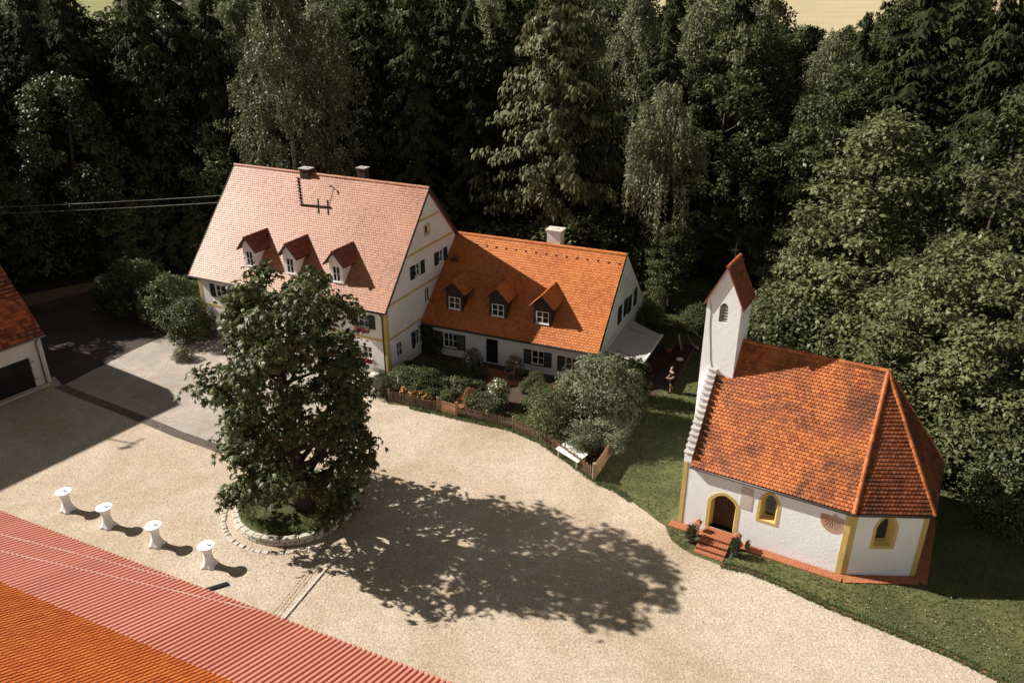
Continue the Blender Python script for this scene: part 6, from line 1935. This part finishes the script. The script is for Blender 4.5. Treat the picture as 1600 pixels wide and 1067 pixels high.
# ================================================================== OVERHEAD CABLES
def m_pt(u, n, z):
    return Vector(m_world(u, n, z))
for i, (px0, py0, px1, py1) in enumerate(((-60, 320, 350, 293), (-60, 324, 352, 295), (-60, 334, 342, 305), (-60, 337, 343, 308))):
    b_ = m_pt(-ML - .15, 4.2 + i * .15, 9.35 - (i // 2) * .55)
    a_ = Vector(at_y(-700, py0 + 12 - (i // 2) * 4, 60))
    pts = [a_.lerp(b_, t / 16) - Vector((0, 0, .5 * 4 * (t / 16) * (1 - t / 16))) for t in range(17)]
    w = MB(); w.tube(pts, 0.008, 4); o = w.build('overhead_cable', 'wire_metal'); tag(o, ('upper' if i < 2 else 'lower') + ' overhead cable running to the farmhouse end wall', 'cable', ('upper' if i < 2 else 'lower') + ' pair of overhead cables')
def on_f(px, py):      # pixel -> point on the courtyard slope of the long barn, in its own frame
    N_ = WM.to_3x3() @ Vector((0, math.sin(ang), math.cos(ang))); P_ = WM @ Vector((0, 0, FZE + .11)); d_ = Vector(ray(px, py)); o_ = Vector(_O)
    return WM.inverted() @ (o_ + d_ * ((P_ - o_).dot(N_) / d_.dot(N_)))
for (q0, q1, q2) in (((-10, 858), (190, 903), (400, 952)), ((-10, 832), (150, 872), (280, 905))):
    w = MB(); w.tube([on_f(*q0), on_f(*q1), on_f(*q2)], 0.012, 5); w.build('conductor_wire', 'white_paint', lean)

# ================================================================== GRASS AND LOOSE STONES
def scatter(polys, n, seed, avoid=()):
    r = np.random.default_rng(seed); out = []
    xs = [p[0] for p in polys]; ys = [p[1] for p in polys]
    while len(out) < n:
        X = r.uniform(min(xs), max(xs), 4000); Y = r.uniform(min(ys), max(ys), 4000)
        for x, y in zip(X, Y):
            if in_poly(x, y, polys) and not any(in_poly(x, y, a) for a in avoid):
                out.append((x, y))
                if len(out) >= n: break
    return np.array(out)
def foot(O_, yaw, pts):
    c, s = math.cos(yaw), math.sin(yaw)
    return [(O_[0] + c * x - s * y_, O_[1] + s * x + c * y_) for x, y_ in pts]
chap_fp = foot(K_O, K_YAW, [(-.5, -.55), (KL + .1, -.55), (E1[0] + .55, E1[1] - .4), (E2[0] + .55, E2[1] + .3), (KL, KW + .1), (-.5, KW + .1)])
step_fp = foot(K_O, K_YAW, [(1.15, -2.2), (2.9, -2.2), (2.9, 0), (1.15, 0)])
def grass(name, poly, n, seed, h, label, avoid=(), z=0.012, mat='grass_blade'):
    P = scatter(poly, n, seed, avoid); r = np.random.default_rng(seed)
    V, Fv = [], []
    P3 = np.repeat(P, 4, 0) + r.normal(size=(n * 4, 2)) * .035
    m = len(P3); a = r.uniform(0, 6.28, m); hh = h * r.uniform(.5, 1.4, m); w = .016 * r.uniform(.7, 1.5, m)
    b0 = np.stack([P3[:, 0] - np.cos(a) * w, P3[:, 1] - np.sin(a) * w, np.full(m, z)], 1); b1 = np.stack([P3[:, 0] + np.cos(a) * w, P3[:, 1] + np.sin(a) * w, np.full(m, z)], 1)
    tp = np.stack([P3[:, 0] + r.normal(size=m) * hh * .5, P3[:, 1] + r.normal(size=m) * hh * .5, z + hh], 1)
    Vv = np.stack([b0, b1, tp], 1).reshape(-1, 3)
    o = link_mesh(name, np_mesh(name, Vv, np.arange(m * 3).reshape(m, 3), mat, r.random(m)), None, None, 'stuff')
    o['label'] = label; o['category'] = 'grass'
    return o
grass('lawn_grass', lawn, 30000, 5, .075, 'short grass on the lawn round the chapel', (chap_fp, step_fp))
grass('planter_grass', [(PC[0] + 2.6 * math.cos(a), PC[1] + 2.6 * math.sin(a)) for a in np.linspace(0, 6.28, 24, endpoint=False)], 1800, 6, .14, 'grass on the planter mound', (), 0.52)
verge = yard_right[len(spline(edge_pts, 4)):]
vpoly = [(p[0] - .0, p[1] - .25) for p in verge[4:-3]] + [(p[0], p[1] + .35) for p in verge[4:-3]][::-1]
grass('verge_grass', vpoly, 2600, 8, .10, 'tufts of dry grass along the foot of the picket fence')
gl_ = [g2(790, 650), g2(830, 672), g2(870, 690), g2(930, 700), g2(960, 660), g2(900, 615), g2(830, 612)]
grass('garden_grass', gl_, 2500, 9, .07, 'short grass on the little garden lawn', (), .02)
# white daisies on the lawn
P = scatter([g2(1290, 930), g2(1330, 900), g2(1600, 960), g2(1600, 1067)], 45, 12); 
lv = Leaves(13); r = np.random.default_rng(13)
C = np.stack([P[:, 0], P[:, 1], np.full(len(P), .09)], 1)
for k in range(4):
    a = k * math.pi / 2; lv.add(C, np.tile([[math.cos(a), math.sin(a), .1]], (len(P), 1)), np.tile([[0, 0, 1.0]], (len(P), 1)), .024, .022)
o = link_mesh('daisies', lv.build('daisies', 'petal_white'), None, None, 'stuff'); o['label'] = 'scattered white daisies in the chapel lawn'; o['category'] = 'flowers'
# loose pebbles on the yard
yp = scatter(yard, 26000, 15, (grey_area,)) if False else None
pp = [(-30, 20), (14, 14), (20, 20), (9, 29.5), (4, 35), (-4, 41), (-9, 44), (-17, 40), (-28, 44), (-34, 34)]
P = scatter(pp, 16000, 16); r = np.random.default_rng(16); m = len(P)
sz = .012 + .022 * r.random(m) ** 3
a = r.uniform(0, 6.28, m)
tet = np.array([[1, 0, -.3], [-.5, .87, -.3], [-.5, -.87, -.3], [0, 0, .8]])
Vv = np.zeros((m, 4, 3))
ca, sa = np.cos(a)[:, None], np.sin(a)[:, None]
Vv[:, :, 0] = P[:, 0:1] + sz[:, None] * (tet[None, :, 0] * ca - tet[None, :, 1] * sa)
Vv[:, :, 1] = P[:, 1:2] + sz[:, None] * (tet[None, :, 0] * sa + tet[None, :, 1] * ca)
Vv[:, :, 2] = .014 + sz[:, None] * tet[None, :, 2] * .7
Ft = np.array([[0, 1, 3], [1, 2, 3], [2, 0, 3]])
Fa = (np.arange(m)[:, None, None] * 4 + Ft[None]).reshape(-1, 3)
o = link_mesh('pebbles', np_mesh('pebbles', Vv.reshape(-1, 3), Fa, 'cobble'), None, None, 'stuff'); o['label'] = 'loose pebbles scattered over the gravel yard'; o['category'] = 'gravel'

# tufts spilling over the brick edging, weeds and fallen leaves on the yard
ed = spline(edge_pts, 4)
epoly = [(p[0] - .10, p[1] - .13) for p in ed] + [(p[0] + .12, p[1] + .2) for p in ed][::-1]
grass('edge_grass', epoly, 2200, 21, .11, 'ragged grass tufts spilling over the brick edging')
def litter(name, c, rx, ry, n, seed, mat, label, size=.05):
    r = np.random.default_rng(seed); lv = Leaves(seed)
    a = r.uniform(0, 6.28, n); q = np.sqrt(r.random(n)) * (0.6 + 0.4 * r.random(n))
    C = np.stack([c[0] + rx * q * np.cos(a), c[1] + ry * q * np.sin(a), np.full(n, .018)], 1)
    D = rdir(r, n); D[:, 2] *= .15
    lv.add(C, D, np.tile([[0, 0, 1.0]], (n, 1)) + rdir(r, n) * .3, size * r.uniform(.6, 1.4, n), size * .6, .2)
    o = link_mesh(name, lv.build(name, mat), None, None, 'stuff'); o['label'] = label; o['category'] = 'leaves'
litter('fallen_leaves', (-9.5, 31.2), 6.5, 5.0, 900, 31, 'leaf_rust', 'dry brown leaves fallen on gravel round the chestnut', .06)
litter('yard_litter', (-3, 31), 22, 11, 1500, 32, 'soil', 'dark bits of twig and leaf strewn over the gravel yard', .045)
